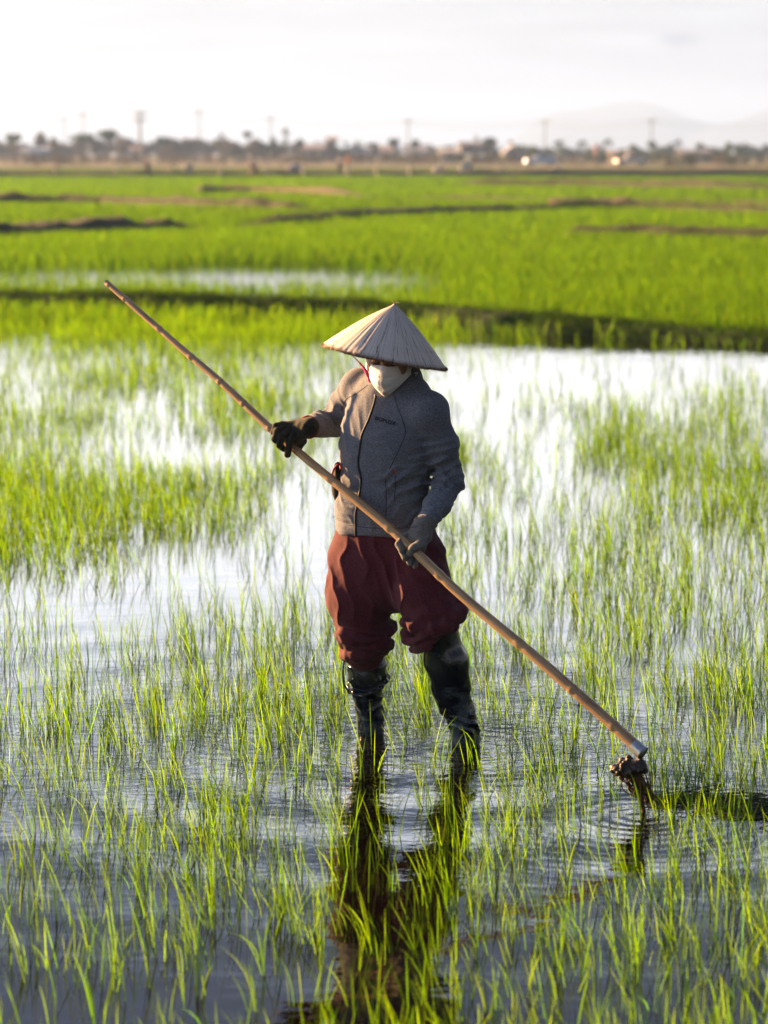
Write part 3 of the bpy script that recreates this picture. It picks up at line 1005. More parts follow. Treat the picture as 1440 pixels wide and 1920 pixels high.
# lettering printed across the left breast
cu = bpy.data.curves.new('chest_lettering', 'FONT')
cu.body = 'ISOBLOX'; cu.size = 1; cu.offset = .035
to_ = bpy.data.objects.new('tmp_text', cu); COL.objects.link(to_)
bpy.context.view_layer.update()
tm = bpy.data.meshes.new_from_object(to_.evaluated_get(bpy.context.evaluated_depsgraph_get()))
bpy.data.objects.remove(to_)
tv = np.array([v.co for v in tm.vertices])
tw = tv[:, 0].max(); 
ax0, ax1 = np.array((703., 787.)), np.array((742., 798.))
e1 = (ax1 - ax0) / tw
e2 = np.array((.17, -1.0)) * 9.5
for v in tm.vertices:
    pp = ax0 + e1 * v.co[0] + e2 * v.co[1]
    h_ = on_surface(JT, pp[0], pp[1], .0022)
    v.co = Vector(h_[0])
obj('chest_lettering', tm, M_SEAM, jacket)

# pouch-like pocket standing open at the right hip, red lined
pk = SDF(P(610, 960, 8.3) * (1, 0, 1) + (0, 7.95, 0), P(670, 850, 8.3) * (1, 0, 1) + (0, 8.35, 0), .003)
pk.ell(P(640, 910, 8.12), (.034, .030, .068), None, 0)
pk.ell(P(634, 878, 8.11), (.014, .018, .022), None, .008)
pocket = obj('open_pocket', pk.mesh('open_pocket'), M_DARKPOCK, jacket)
PT = bvh(pocket)
mb = MB(); mb.tube(smooth_curve([P(622, 902, 8.085), P(624, 885, 8.08), P(630, 874, 8.075), P(637, 870, 8.07), P(639, 880, 8.05)], 16), .0035, 6)
mb.build('red_edge', M_RED, pocket, True)

# --- trousers
T = SDF((P(596, 1250, 8.4)[0], 7.70, P(740, 1262, 8.2)[2] - .02), (P(890, 1100, 8.0)[0], 8.52, P(720, 955, 8.1)[2]), .0038)
HipC = P(720, 985, 8.11)
sections(T, [P(720, 965, 8.11), P(722, 1010, 8.11), P(728, 1052, 8.10)], [.148, .172, .178], [.112, .128, .13], LfH, .03)
KR, KL = P(683, 1190, 8.12), P(812, 1168, 7.94)
HR, HL = P(672, 1050, 8.14), P(782, 1050, 8.03)
eR = np.array((-.35, -.94, 0))
T.chain([HR, HR * .5 + KR * .5 + (-.012, 0, 0), KR + (0, 0, .03)], [.100, .101, .092], .035, eR, 1.02)
T.chain([HL, HL * .5 + KL * .5 + (-.008, -.01, 0), KL + (-.002, 0, .025)], [.104, .097, .089], .03)
# gathered cloth above the boots: fat slanting rolls stacked on each other
def roll(F, c, ru, rv, rr, tilt_x, tilt_y, seed, k=.006, n=16):
    pts = []
    for i in range(n):
        a = i / n * 2 * pi
        x, y = ru * cos(a), rv * sin(a)
        wob = .007 * sin(2 * a + seed) + .005 * sin(3 * a + 2 * seed)
        pts.append(np.array(c) + (x * (1 + wob * 3), y, x * tilt_x + y * tilt_y + wob))
    for i in range(n):
        r1 = rr * (1 + .3 * sin(3 * (i / n * 2 * pi) + seed * 1.7)); r2 = rr * (1 + .3 * sin(3 * ((i + 1) / n * 2 * pi) + seed * 1.7))
        F.cone(pts[i], pts[(i + 1) % n], r1, r2, k)
roll(T, P(683, 1183, 8.12), .082, .078, .022, .05, .1, 1.0)
roll(T, P(687, 1203, 8.12), .078, .072, .020, -.12, .0, 2.3)
roll(T, P(682, 1219, 8.12), .066, .064, .020, .10, .1, 4.1)
T.cone(P(683, 1195, 8.12), P(684, 1226, 8.12), .078, .062, .01)
roll(T, P(812, 1140, 7.95), .084, .080, .018, .10, .1, .4)
roll(T, P(814, 1160, 7.945), .092, .084, .021, .24, .0, 1.9)
roll(T, P(815, 1176, 7.94), .088, .082, .022, .42, -.05, 3.3)
roll(T, P(812, 1193, 7.94), .068, .072, .018, .62, .0, 5.0)
T.cone(P(812, 1150, 7.94), P(812, 1188, 7.94), .088, .066, .012)
def tfold(p):
    n = vnoise(p / .07, 13)
    ps = p * np.array((1, 1, .35))
    o_ = .006 * vnoise(ps / .07, 11) + .0015 * vnoise(p / .03, 12)
    up = np.clip((p[:, 2] - KR[2] - .08) / .15, 0, 1)
    # long folds falling from the waist and crotch
    o_ = o_ + .009 * up * gauss(p, P(700, 1060, 7.98), .15) * (ridge(((p[:, 0] - .02) * .9 + (p[:, 2]) * .30) / .055 + n * .5, 1.2) - .35)
    o_ = o_ + .008 * up * gauss(p, P(790, 1080, 7.9), .13) * (ridge((p[:, 0] * .55 + p[:, 2] * .8) / .06 + n * .5, 1.2) - .35)
    o_ = o_ + .012 * gauss(p, P(728, 1090, 7.95), .06) * (ridge((p[:, 0] + p[:, 2] * .25) / .04, 1.2) - .5)
    # loose hanging folds all round the legs
    o_ = o_ + .0065 * np.clip((p[:, 2] - KR[2] - .01) / .08, 0, 1) * np.clip(1.25 - up * .7, 0, 1) * (ridge((p[:, 0] * .95 - p[:, 1] * .35 + p[:, 2] * .22) / .070 + n * .55, 1.6) - .33)
    # fine creases in the gathered cloth
    low = np.clip(1 - np.abs(p[:, 2] - KR[2]) / .09, 0, 1)
    o_ = o_ + (.004 + .005 * (np.abs(p[:, 0] - P(745, 1180, 8.0)[0]) > .05)) * low * (ridge((p[:, 2] + p[:, 0] * np.where(p[:, 0] > .06, -.35, .22)) / .032 + n * .5, 1.5) - .35)
    return o_
T.displace(tfold, .025)
trousers = obj('trousers', T.mesh('trousers'), M_TROUSER, person)
TT = bvh(trousers)

# --- boots
BR = SDF((P(640, 1240, 8.2)[0] - .01, 7.90, -.20), (P(745, 1240, 8.2)[0] + .01, 8.42, P(690, 1222, 8.2)[2]), .0036)
AR = G(697, 1378, 0)
aR0, aR1, aR2 = P(686, 1225, 8.15), P(691, 1300, 8.18), P(696, 1372, 8.20)
BR.chain([aR0, P(688, 1262, 8.16), aR1, aR2, aR2 + (0.004, 0, -.14)], [.062, .066, .050, .044, .048], .02)
BR.cone(aR2 + (0.004, 0, -.15), aR2 + (-.06, -.13, -.16), .045, .038, .02)
# the slack top has slid down into a lip
for i in range(14):
    a, b = i / 14 * 2 * pi, (i + 1) / 14 * 2 * pi
    c = P(689, 1278, 8.165)
    BR.cone(c + (.068 * cos(a), .062 * sin(a), .030 * cos(a) * .5 + .03 * sin(a)), c + (.068 * cos(b), .062 * sin(b), .030 * cos(b) * .5 + .03 * sin(b)), .009, .009, .012)
def bfoldR(p):
    n = vnoise(p / .05, 23)
    o_ = .008 * vnoise(p / .07, 21) + .001 * vnoise(p / .03, 22)
    o_ = o_ + .0065 * np.clip((p[:, 2] - .02) / .05, 0, 1) * (ridge((p[:, 2] + (p[:, 0] - aR1[0]) * .55) / .055 + n * .8, 1.1) - .4)
    return o_
BR.displace(bfoldR, .022)
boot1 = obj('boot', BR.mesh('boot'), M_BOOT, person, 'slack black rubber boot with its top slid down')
mb = MB()
mb.tube(smooth_curve([P(646, 1236, 8.09), P(643, 1258, 8.08), P(645, 1282, 8.08), P(655, 1296, 8.09), P(662, 1290, 8.08)], 20), .0035, 6)
mb.tube(smooth_curve([P(652, 1250, 8.075), P(660, 1258, 8.07), P(664, 1272, 8.07), P(657, 1276, 8.075)], 12), .0035, 6)
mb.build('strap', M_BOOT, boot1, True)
BL = SDF((P(775, 1240, 8.1)[0] - .02, 7.70, -.20), (P(915, 1240, 7.9)[0], 8.25, P(820, 1150, 7.95)[2]), .0036)
aL0, aL1, aL2 = P(822, 1180, 7.95), P(845, 1290, 7.99), P(875, 1385, 8.04)
BL.chain([aL0, P(833, 1235, 7.96), aL1, P(862, 1340, 8.02), aL2, aL2 + (.012, 0, -.13)], [.070, .072, .060, .050, .046, .048], .02)
BL.cone(aL2 + (.012, 0, -.15), aL2 + (-.01, -.15, -.16), .045, .038, .02)
def bfoldL(p):
    n = vnoise(p / .06, 33)
    o_ = .012 * vnoise(p / .075, 31) + .001 * vnoise(p / .03, 32)
    lo_ = np.exp(-((p[:, 2] - .08) / .10) ** 2)
    o_ = o_ + .009 * lo_ * (ridge((p[:, 2] + (p[:, 0] - aL1[0]) * .4) / .06 + n * .7, 1.1) - .4)
    return o_
BL.displace(bfoldL, .022)
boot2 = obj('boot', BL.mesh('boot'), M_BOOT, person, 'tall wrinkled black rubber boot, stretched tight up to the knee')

# --- body: head, neck, trunk and limbs as one surface
hy, hp, hr_ = R(-14), R(-17), R(4)
fwd = np.array((sin(hy) * cos(hp), -cos(hy) * cos(hp), sin(hp)))
upv = np.array((sin(hr_), 0, cos(hr_))); upv = upv - fwd * (upv @ fwd); upv /= np.linalg.norm(upv)
rt = np.cross(upv, fwd)           # the farmer's left = camera right
if rt[0] < 0: rt = -rt
HM = np.stack([rt, fwd, upv])     # rows: local axes
chin = P(724, 735, 8.0)
HC = chin - HM.T @ np.array((0, .057, -.108))
def hl(x, y, z):
    return HC + HM.T @ (np.array((x, y, z)) * .95)
Bd = SDF((P(600, 1100, 8.3)[0] - .05, 7.72, -.17), (P(900, 900, 8.0)[0], 8.52, HC[2] + .15), .0052)
Bd.chain([hl(0, -.025, -.04), P(737, 735, 8.09), Nk + (0, .01, -.03)], [.050, .052, .056], .02)
sections(Bd, [Nk + (0, .01, -.06), P(727, 815, 8.10), P(722, 870, 8.11), P(719, 925, 8.12), P(722, 1000, 8.11), P(728, 1050, 8.11)], [.10, .135, .13, .125, .14, .13], [.06, .085, .085, .082, .10, .09], Lf, .04)
Bd.cone(ShR, ShL, .040, .040, .03)
Bd.chain([ShR, ElR, WrR], [.04, .03, .022], .01); Bd.chain([ShL, ElL, WrL], [.04, .03, .022], .01)
Bd.chain([HR, KR, aR1, aR2, aR2 + (0, 0, -.11)], [.075, .05, .038, .03, .03], .02)
Bd.chain([HL, KL, aL1, aL2, aL2 + (0, 0, -.11)], [.075, .05, .038, .03, .03], .02)
Bd.ell(hl(0, -.012, .03), (.076, .094, .086), HM, .01)
Bd.cone(hl(0, .03, -.035), hl(0, .048, -.088), .054, .026, .02)
body = obj('body', Bd.mesh('body', 3), M_SKIN, person)
# face, sculpted finer and seated on the head
Fc = SDF(HC - .135, HC + .135, .0021)
Fc.ell(hl(0, -.012, .03), (.077, .095, .087), HM, .01)
Fc.cone(hl(0, .03, -.030), hl(0, .050, -.088), .056, .026, .02)
for s_ in (-1, 1):
    Fc.ell(hl(.040 * s_, .050, -.022), (.030, .030, .030), HM, .02)
    Fc.ell(hl(.031 * s_, .098, .010), (.019, .016, .012), HM, .010, 's')
    Fc.ell(hl(.031 * s_, .074, .008), (.0145, .0145, .0135), HM, .003)
    Fc.ell(hl(.079 * s_, -.008, -.004), (.008, .018, .030), HM, .006)
    Fc.cone(hl(.014 * s_, .088, .028), hl(.048 * s_, .070, .026), .010, .007, .010)
Fc.cone(hl(0, .084, .018), hl(0, .108, -.022), .008, .012, .012)
for s_ in (-1, 1): Fc.ell(hl(.011 * s_, .098, -.026), (.009, .010, .008), HM, .006)
Fc.cone(hl(-.020, .088, -.053), hl(.020, .088, -.053), .006, .006, .006)
Fc.cone(hl(-.016, .086, -.063), hl(.016, .086, -.063), .007, .007, .006)
Fc.half(hl(0, -.03, 0), -fwd * 1.0)
face = obj('face', Fc.mesh('face', 2), M_SKIN, body)
for s_ in (-1, 1):
    mb = MB()
    mb.tube(smooth_curve([hl(.014 * s_, .096, .030), hl(.030 * s_, .094, .034), hl(.050 * s_, .080, .028)], 10), [.002] * 3 + [.003] * 4 + [.0015] * 3, 6)
    mb.build('eyebrow', M_HAIR, body, True)
    mb = MB()
    mb.tube(smooth_curve([hl(.017 * s_, .0875, .007), hl(.031 * s_, .0905, .002), hl(.045 * s_, .084, .006)], 10), .0015, 6)
    mb.build('eyelashes', M_HAIR, body, True)
Ha = SDF(HC - .15, HC + .15, .004)
Ha.ell(hl(0, -.018, .026), (.079, .090, .080), HM, 0)
Ha.cone(hl(0, -.06, -.01), hl(0, -.075, -.07), .06, .045, .02)
Ha.half(hl(0, .045, 0), fwd * .75 - upv * .66)
Ha.displace(lambda p: .003 * vnoise(p * np.array((1, 1, .2)) / .008, 44))
obj('hair', Ha.mesh('hair'), M_HAIR, person)

# --- white folded mask
nu, nv = 41, 41
Vm = []
for j in range(nv):
    v = j / (nv - 1)
    for i in range(nu):
        u = i / (nu - 1) * 2 - 1
        au = abs(u)
        ztop = .006 - .022 * au ** 1.2 + .004 * au ** 4
        zbot = -.123 + .070 * au ** 1.25
        z = ztop * (1 - v) + zbot * v
        x = .080 * u * (1 - .10 * v * (1 - au))
        prof = np.interp(v, [0, .25, .5, .8, 1], [.110, .129, .131, .109, .078])
        y = prof * (1 - au) ** .85 + (.022) * au + .052 * (1 - (1 - au) ** .85 - au ** 2.0) * 1.05 + .018 * au * (1 - au)
        y += .0015 * sin(u * 9 + v * 7) - .003 * math.exp(-((v - .30 - .12 * au) / .035) ** 2) * (1 - au) - .0025 * math.exp(-((v - .68 + .1 * au) / .04) ** 2) * (1 - au)
        Vm.append(hl(x, y, z))
i = np.arange(nv - 1)[:, None] * nu + np.arange(nu - 1)[None, :]
mo = obj('face_mask', mesh_np('face_mask', Vm, np.stack([i, i + 1, i + nu + 1, i + nu], -1).reshape(-1, 4), True), M_MASK, person)
sm = mo.modifiers.new('thick', 'SOLIDIFY'); sm.thickness = .0014
mb = MB()
mb.tube(smooth_curve([hl(0, .1335, -.012), hl(0, .1345, -.045), hl(0, .122, -.085), hl(0, .082, -.122)], 20), .0011, 6)
mb.build('centre_seam', M_MASK, mo, True)
for s_ in (-1, 1):
    mb = MB()
    mb.tube(smooth_curve([hl(.073 * s_, .025, -.012), hl(.083 * s_, -.005, .008), hl(.086 * s_, -.020, -.02), hl(.073 * s_, .022, -.05)], 20), .0013, 5)
    mb.build('ear_loop', M_MASK, mo, True)

# pink cloth tie hanging from the hat to the throat
mb = MB()
mb.tube(smooth_curve([P(648, 655, 8.02), P(662, 668, 8.0), P(676, 682, 8.0), P(686, 696, 8.02)], 20), np.linspace(.003, .006, 20), 8, .35)
tie = mb.build('chin_tie', mat('faded_pink_cloth', (.55, .22, .28), .8), person, True)
mb = MB()
mb.tube(smooth_curve([P(674, 682, 8.0), P(682, 690, 7.995), P(690, 702, 8.0), P(694, 716, 8.03)], 16), [.005] * 4 + [.009] * 8 + [.006] * 4, 8, .4)
mb.build('pink_knot', M_PINK, tie, True)
mb = MB()
mb.tube(smooth_curve([P(777, 700, 8.0), P(783, 699, 8.02), P(774, 712, 8.05)], 10), .0015, 6)
mb.build('chin_tie', M_MASK, person, True)

# --- gloves
GR = SDF(P(500, 870, 8.2) * (1, 0, 1) + (0, Yr - .12, 0), P(600, 770, 8.2) * (1, 0, 1) + (0, Yr + .14, 0), .0022)
def q(x, y, d=0): return P(x, y, Yr + d)
hb = np.array((.3, -.2, .93)); hb /= np.linalg.norm(hb)
GR.cone(P(581, 800, WrR[1] - .01), q(556, 806, .0), .034, .034, .016)
GR.cone(q(556, 806, 0), q(534, 803, -.004), .033, .024, .012)
GR.cone(q(560, 815, .01), q(556, 822, .012), .025, .020, .012)
fr = .0115
GR.chain([q(530, 796, .0), q(517, 799, -.030), q(513, 811, -.030), q(519, 820, -.006)], [.013, fr, .0105, .0095], .0035)
GR.chain([q(535, 802, -.012), q(520, 808, -.043), q(515, 823, -.040), q(523, 832, -.012)], [.014, .0125, .0115, .0105], .0035)
GR.chain([q(541, 808, -.02), q(528, 818, -.052), q(524, 834, -.045), q(531, 842, -.018)], [.0145, .0125, .0115, .0105], .0035)
GR.chain([q(552, 812, -.02), q(544, 826, -.052), q(541, 842, -.046), q(539, 853, -.034)], [.0145, .0125, .0115, .0105], .0035)
GR.chain([q(566, 812, .012), q(568, 826, .024), q(560, 838, .03), q(549, 842, .024)], [.018, .0135, .0125, .0105], .005)
GR.displace(lambda p: .0014 * vnoise(p / .012, 51) + .0018 * vnoise(p / .03, 52), .012)
g1 = obj('glove', GR.mesh('glove', 1), M_GLOVED, person, 'dark green-black knitted glove with a red cuff')
mb = MB()
cc = P(577, 801, WrR[1] - .005)
ax_ = (ElR - WrR) / np.linalg.norm(ElR - WrR)
s1 = np.cross(ax_, (0, 0, 1)); s1 /= np.linalg.norm(s1); s2 = np.cross(ax_, s1)
ring = [cc + ax_ * .006 + .037 * (cos(a) * s1 + sin(a) * s2) for a in np.linspace(0, 2 * pi, 25)]
mb.tube(ring, .0038, 6, caps=False)
mb.build('red_cuff', M_RED, g1, True)

GL = SDF(P(730, 1080, 8.0) * (1, 0, 1) + (0, Yl - .13, 0), P(830, 955, 8.0) * (1, 0, 1) + (0, Yl + .17, 0), .0022)
def q(x, y, d=0): return P(x, y, Yl + d)
GL.cone(P(797, 980, WrL[1] + .002), q(789, 1003, .018), .037, .036, .012)
GL.cone(q(789, 1003, .018), q(783, 1022, .022), .035, .030, .012)
GL.cone(q(783, 1020, .028), q(768, 1015, .032), .026, .020, .012)
GL.chain([q(770, 1002, .03), q(754, 1008, .020), q(748, 1020, -.002), q(754, 1032, -.016)], [.015, .0125, .012, .0105], .0035)
GL.chain([q(776, 1008, .03), q(763, 1019, .022), q(755, 1034, .0), q(760, 1046, -.014)], [.015, .0130, .012, .0105], .0035)
GL.chain([q(783, 1020, .03), q(774, 1032, .024), q(766, 1046, .002), q(769, 1055, -.012)], [.015, .0130, .012, .0105], .0035)
GL.chain([q(790, 1028, .03), q(784, 1043, .022), q(777, 1055, .004), q(779, 1060, -.01)], [.015, .0125, .011, .010], .0035)
GL.chain([q(797, 1008, .0), q(788, 1020, -.026), q(775, 1028, -.034), q(769, 1038, -.026)], [.020, .0165, .0150, .0125], .006)
GL.displace(lambda p: .0016 * vnoise(p / .012, 53) + .002 * vnoise(p / .03, 54), .012)
g2 = obj('glove', GL.mesh('glove', 1), M_GLOVEB, person, 'muddy brown-grey knitted glove')

# --- conical palm-leaf hat
def hat_mat(name='palm_leaf_hat', near=True):
    m, t, out = mat_new(name)
    b = t.n('ShaderNodeBsdfPrincipled'); b.inputs['Roughness'].default_value = .75; b.inputs['Specular IOR Level'].default_value = .2
    tc_ = t.n('ShaderNodeTexCoord')
    sp = t.n('ShaderNodeSeparateXYZ'); t.l(tc_.outputs['Object'], sp.inputs[0])
    ang = t.math('ARCTAN2', sp.outputs[1], sp.outputs[0])
    r = t.math('SQRT', t.math('ADD', t.math('MULTIPLY', sp.outputs[0], sp.outputs[0]), t.math('MULTIPLY', sp.outputs[1], sp.outputs[1])))
    cb = t.n('ShaderNodeCombineXYZ'); t.l(t.math('MULTIPLY', ang, 16.0), cb.inputs[0]); t.l(t.math('MULTIPLY', r, 6.0), cb.inputs[1])
    f = t.noise(cb.outputs[0], 1.0, 5, .72)
    c = t.ramp(f, [(.28, (.28, .225, .18)), (.45, (.58, .52, .46)), (.7, (.72, .67, .61))])
    # dark gaps between some leaf strips
    cb2 = t.n('ShaderNodeCombineXYZ'); t.l(t.math('MULTIPLY', ang, 7.6), cb2.inputs[0]); t.l(t.math('MULTIPLY', r, 2.2), cb2.inputs[1])
    g = t.math('ABSOLUTE', t.math('SUBTRACT', t.noise(cb2.outputs[0], 1.6, 2, .5), .5))
    gap = t.math('LESS_THAN', g, .010)
    c = t.mix(t.math('MULTIPLY', gap, .75), c, (.10, .07, .05, 1))
    row = t.math('MULTIPLY', t.math('POWER', t.math('ABSOLUTE', t.math('SINE', t.math('MULTIPLY', r, pi / .0135))), 8.0), .12)
    c = t.mix(row, c, (.75, .70, .64, 1))
    # stained rim
    rim = t.math('MULTIPLY', t.math('SUBTRACT', t.math('ADD', r, t.math('MULTIPLY', f, .03)), .212), 60, clamp=True)
    c = t.mix(t.math('MULTIPLY', rim, .7), c, (.16, .09, .05, 1))
    t.l(c, b.inputs['Base Color'])
    bn = t.n('ShaderNodeBump'); bn.inputs['Distance'].default_value = .0015
    hoop = t.math('MULTIPLY', t.math('SINE', t.math('MULTIPLY', r, 2 * pi / .0145)), .18)
    t.l(t.math('ADD', f, hoop), bn.inputs['Height']); t.l(bn.outputs[0], b.inputs['Normal'])
    tl = t.n('ShaderNodeBsdfTranslucent'); tl.inputs[0].default_value = (.5, .36, .2, 1)
    mx = t.n('ShaderNodeMixShader'); mx.inputs[0].default_value = .10
    t.l(b.outputs[0], mx.inputs[1]); t.l(tl.outputs[0], mx.inputs[2])
    t.l(mx.outputs[0], out.inputs[0])
    return m
apex = P(741, 569, 8.05); rc = P(721, 669, 8.05)
hz_ = (apex - rc); HH = np.linalg.norm(hz_); hz_ = hz_ / HH
hz_ = hz_ + np.array((0, .015, 0)); hz_ /= np.linalg.norm(hz_)
hx_ = np.cross((0, 1, 0), hz_); hx_ /= np.linalg.norm(hx_); hy_ = np.cross(hz_, hx_)
HR_ = .213
na, nr = 220, 26
Vh = []
rj = 1 + .012 * vnoise(np.stack([np.cos(np.arange(na) / na * 2 * pi) * 9, np.sin(np.arange(na) / na * 2 * pi) * 9, np.zeros(na)], -1), 61)
pleat = rng.standard_normal(na) * .0006
for j in range(nr + 1):
    s_ = j / nr
    for i in range(na):
        a = i / na * 2 * pi
        rr = HR_ * s_ * (rj[i] if j > nr - 3 else 1)
        if j == 0: rr = .004
        z = HH * (1 - s_) + .009 * sin(pi * s_) * (1 if s_ > .12 else .6) + (pleat[i] + .0003 * (-1) ** (i // 3)) * min(1, s_ * 3)
        if j == nr: z += pleat[i] * 2.5 - .002 * (i % 5 == 0)
        Vh.append((rr * cos(a), rr * sin(a), z))
Vh = np.array(Vh)
i = np.arange(nr)[:, None] * na; j = np.arange(na)[None, :]; j2 = (j + 1) % na
Fh = np.stack([i + j, i + na + j, i + na + j2, i + j2], -1).reshape(-1, 4)
hat = bpy.data.objects.new('conical_hat', mesh_np('conical_hat', Vh, Fh, True))
COL.objects.link(hat)
HMAT = Matrix(((hx_[0], hy_[0], hz_[0], rc[0] - person.location[0]), (hx_[1], hy_[1], hz_[1], rc[1] - person.location[1]), (hx_[2], hy_[2], hz_[2], rc[2]), (0, 0, 0, 1)))
hat.parent = person
hat.matrix_local = HMAT
hat.data.materials.append(hat_mat())
sm = hat.modifiers.new('thick', 'SOLIDIFY'); sm.thickness = .0022; sm.offset = -1
def hat_part(name, mb, mat_, smooth=True):
    o = bpy.data.objects.new(name, mb.mesh(name, smooth)); COL.objects.link(o)
    o.data.materials.append(mat_); o.parent = hat
    return o
M_STRAW = mat('rim_hoop', (.17, .10, .05), .7, .4, 90)
mb = MB()
ring = [(HR_ * .995 * cos(a), HR_ * .995 * sin(a), -.001 + .0015 * sin(7 * a)) for a in np.linspace(0, 2 * pi, 90)]
mb.tube(ring, .0028, 6, caps=False)
hat_part('rim_hoop', mb, M_STRAW)
mb = MB()
for kk in range(150):
    a = kk / 150 * 2 * pi + random.uniform(-.012, .012)
    r0 = HR_ * random.uniform(.975, .99); z0 = HH * (1 - r0 / HR_) + .003
    p0 = np.array((r0 * cos(a), r0 * sin(a), z0))
    a2 = a + random.uniform(-.02, .02)
    p1 = np.array(((HR_ + .003) * cos(a2), (HR_ + .003) * sin(a2), .0005))
    p2 = np.array(((HR_ - .001) * cos(a2), (HR_ - .001) * sin(a2), -.0045 - random.random() * .003))
    mb.tube([p0, p1, p2], .0009, 4)
hat_part('rim_stitching', mb, mat('brown_thread', (.09, .045, .03), .8))
mb = MB()
for kk in range(26):
    a = random.random() * 2 * pi; L_ = random.uniform(.004, .014)
    mb.tube([(.004 * cos(a), .004 * sin(a), HH - .002), (.007 * cos(a), .007 * sin(a), HH + L_ * .2), ((.006 + L_ * .7) * cos(a), (.006 + L_ * .7) * sin(a), HH + L_ * .5)], [.0012, .0009, .0004], 4)
hat_part('frayed_tip', mb, mat('dry_leaf_tip', (.30, .22, .12), .8))
mb = MB()
for rr in (.05, .10, .15, .185):
    ring = [(rr * cos(a), rr * sin(a), HH * (1 - rr / HR_) - .004) for a in np.linspace(0, 2 * pi, 50)]
    mb.tube(ring, .0016, 5, caps=False)
hat_part('inner_hoops', mb, M_STRAW)

# ------------------------------------------------------------------ the long bamboo tool
def bamboo_mat():
    m, t, out = mat_new('bamboo')
    b = t.n('ShaderNodeBsdfPrincipled'); b.inputs['Roughness'].default_value = .45; b.inputs['Specular IOR Level'].default_value = .4
    tc_ = t.n('ShaderNodeTexCoord')
    rot = Matrix((tuple(U), tuple(np.cross(U, (0, 0, 1)) / np.linalg.norm(np.cross(U, (0, 0, 1)))), (0, 0, 0)))
    dx = t.n('ShaderNodeVectorMath', operation='DOT_PRODUCT'); t.l(tc_.outputs['Object'], dx.inputs[0]); dx.inputs[1].default_value = U
    sc_ = t.n('ShaderNodeVectorMath', operation='SCALE'); sc_.inputs[0].default_value = U
    t.l(t.math('MULTIPLY', dx.outputs['Value'], -.96), sc_.inputs['Scale'])
    ad = t.n('ShaderNodeVectorMath', operation='ADD'); t.l(tc_.outputs['Object'], ad.inputs[0]); t.l(sc_.outputs[0], ad.inputs[1])
    f = t.noise(ad.outputs[0], 160, 4, .65)
    c = t.ramp(f, [(.3, (.20, .115, .05)), (.5, (.34, .21, .10)), (.72, (.45, .31, .16))])
    low = t.math('MULTIPLY', t.math('SUBTRACT', dx.outputs['Value'], -.62 + .0), 2.4, clamp=True)
    nd = t.noise(tc_.outputs['Object'], 9, 4, .7)
    dm = t.math('MULTIPLY', low, t.math('MULTIPLY', t.math('SUBTRACT', nd, .30, clamp=True), 3.0, clamp=True), clamp=True)
    c = t.mix(t.math('MULTIPLY', dm, .62), c, (.13, .06, .03, 1))
    t.l(c, b.inputs['Base Color'])
    bn = t.n('ShaderNodeBump'); bn.inputs['Distance'].default_value = .0008
    t.l(f, bn.inputs['Height']); t.l(bn.outputs[0], b.inputs['Normal'])
    t.l(b.outputs[0], out.inputs[0])
    return m
tool = thing('farm_tool', tuple(POLE[-1]), 'long bamboo-handled weeding tool held across the farmer, metal ferrule at its lower end', 'farm tool')
n_ = len(POLE)
pts2 = smooth_curve(POLE, 360)
tt = np.linspace(0, 1, 360)
rad = .0100 + .0080 * tt ** .9
nodes_ = [0.012, .075, .15, .215, .285, .36, .44, .53, .625, .70, .80, .885, .955]
for nn_ in nodes_:
    rad = rad + .0015 * np.exp(-((tt - nn_) / .0028) ** 2) - .0010 * np.exp(-((tt - nn_ - .006) / .003) ** 2)
wob = np.zeros((360, 3)); wob[:, 2] = np.interp(tt, nodes_, rng.uniform(-.0022, .0022, len(nodes_)))
mb = MB(); mb.tube(pts2 + wob, rad, 16)
handle = mb.build('handle', bamboo_mat(), tool, True)
M_NODE = mat('node_ring', (.12, .075, .04), .8)
for nn_ in nodes_[:-1]:
    k_ = int(nn_ * 359)
    q0 = (pts2 + wob)[k_]
    ring = [q0 + (rad[k_] + .0002) * (cos(a) * np.cross(U, (0, 1, 0)) + sin(a) * np.cross(U, np.cross(U, (0, 1, 0)))) for a in np.linspace(0, 2 * pi, 17)]
    mb = MB(); mb.tube(ring, .0009, 4, caps=False)
    mb.build('bamboo_node', M_NODE, handle, True)
fe = pts2[-1]
mb = MB(); mb.tube([fe - U * .034, fe + U * .006], [.0215, .0225], 20, caps=False); mb.tube([fe + U * .006, fe + U * .0065, fe + U * .002], [.0225, .0185, .018], 20)
mb.build('ferrule', M_METAL, tool, True)
# tang and drag blade reaching down under the weeds
dn = np.array((-.25, .05, -1.0)); dn /= np.linalg.norm(dn)
mb = MB(); mb.tube(smooth_curve([fe - U * .01 + (0, 0, -.012), fe + (-.01, 0, -.06), fe + (-.005, -.005, -.12), fe + (.012, -.01, -.20)], 16), .007, 8)
mb.build('tang', mat('rusty_iron', (.10, .045, .025), .8, .4, 60), tool, True)

# ------------------------------------------------------------------ weeds caught on the tool
cl0 = P(1180, 1440, 7.2)
wd = thing('weed_clump', tuple(G(1205, 1520)), 'dark muddy clump of uprooted weeds caught on the tool, trailing a mat across the water', 'weeds')
CLS = SDF(cl0 - .09, cl0 + .09, .0026)
for kk in range(110):
    d_ = rng.standard_normal(3); d_ /= np.linalg.norm(d_)
    c_ = cl0 + d_ * np.array((.050, .038, .034)) * rng.uniform(.5, 1.0)
    if c_[0] > cl0[0] + .028 and c_[2] < cl0[2] - .01: continue
    CLS.ell(c_, (.006 + .007 * rng.random(),) * 3, None, .0015)
CLS.ell(cl0 + (.022, 0, .006), (.030, .03, .024), None, .01)
CLS.displace(lambda p: .003 * vnoise(p / .01, 71), .012)
M_MUD = mat('wet_mud', (.015, .0075, .004), .42, .7, 70, .5, .002, 180)
obj('root_ball', CLS.mesh('root_ball', 1), M_MUD, wd)
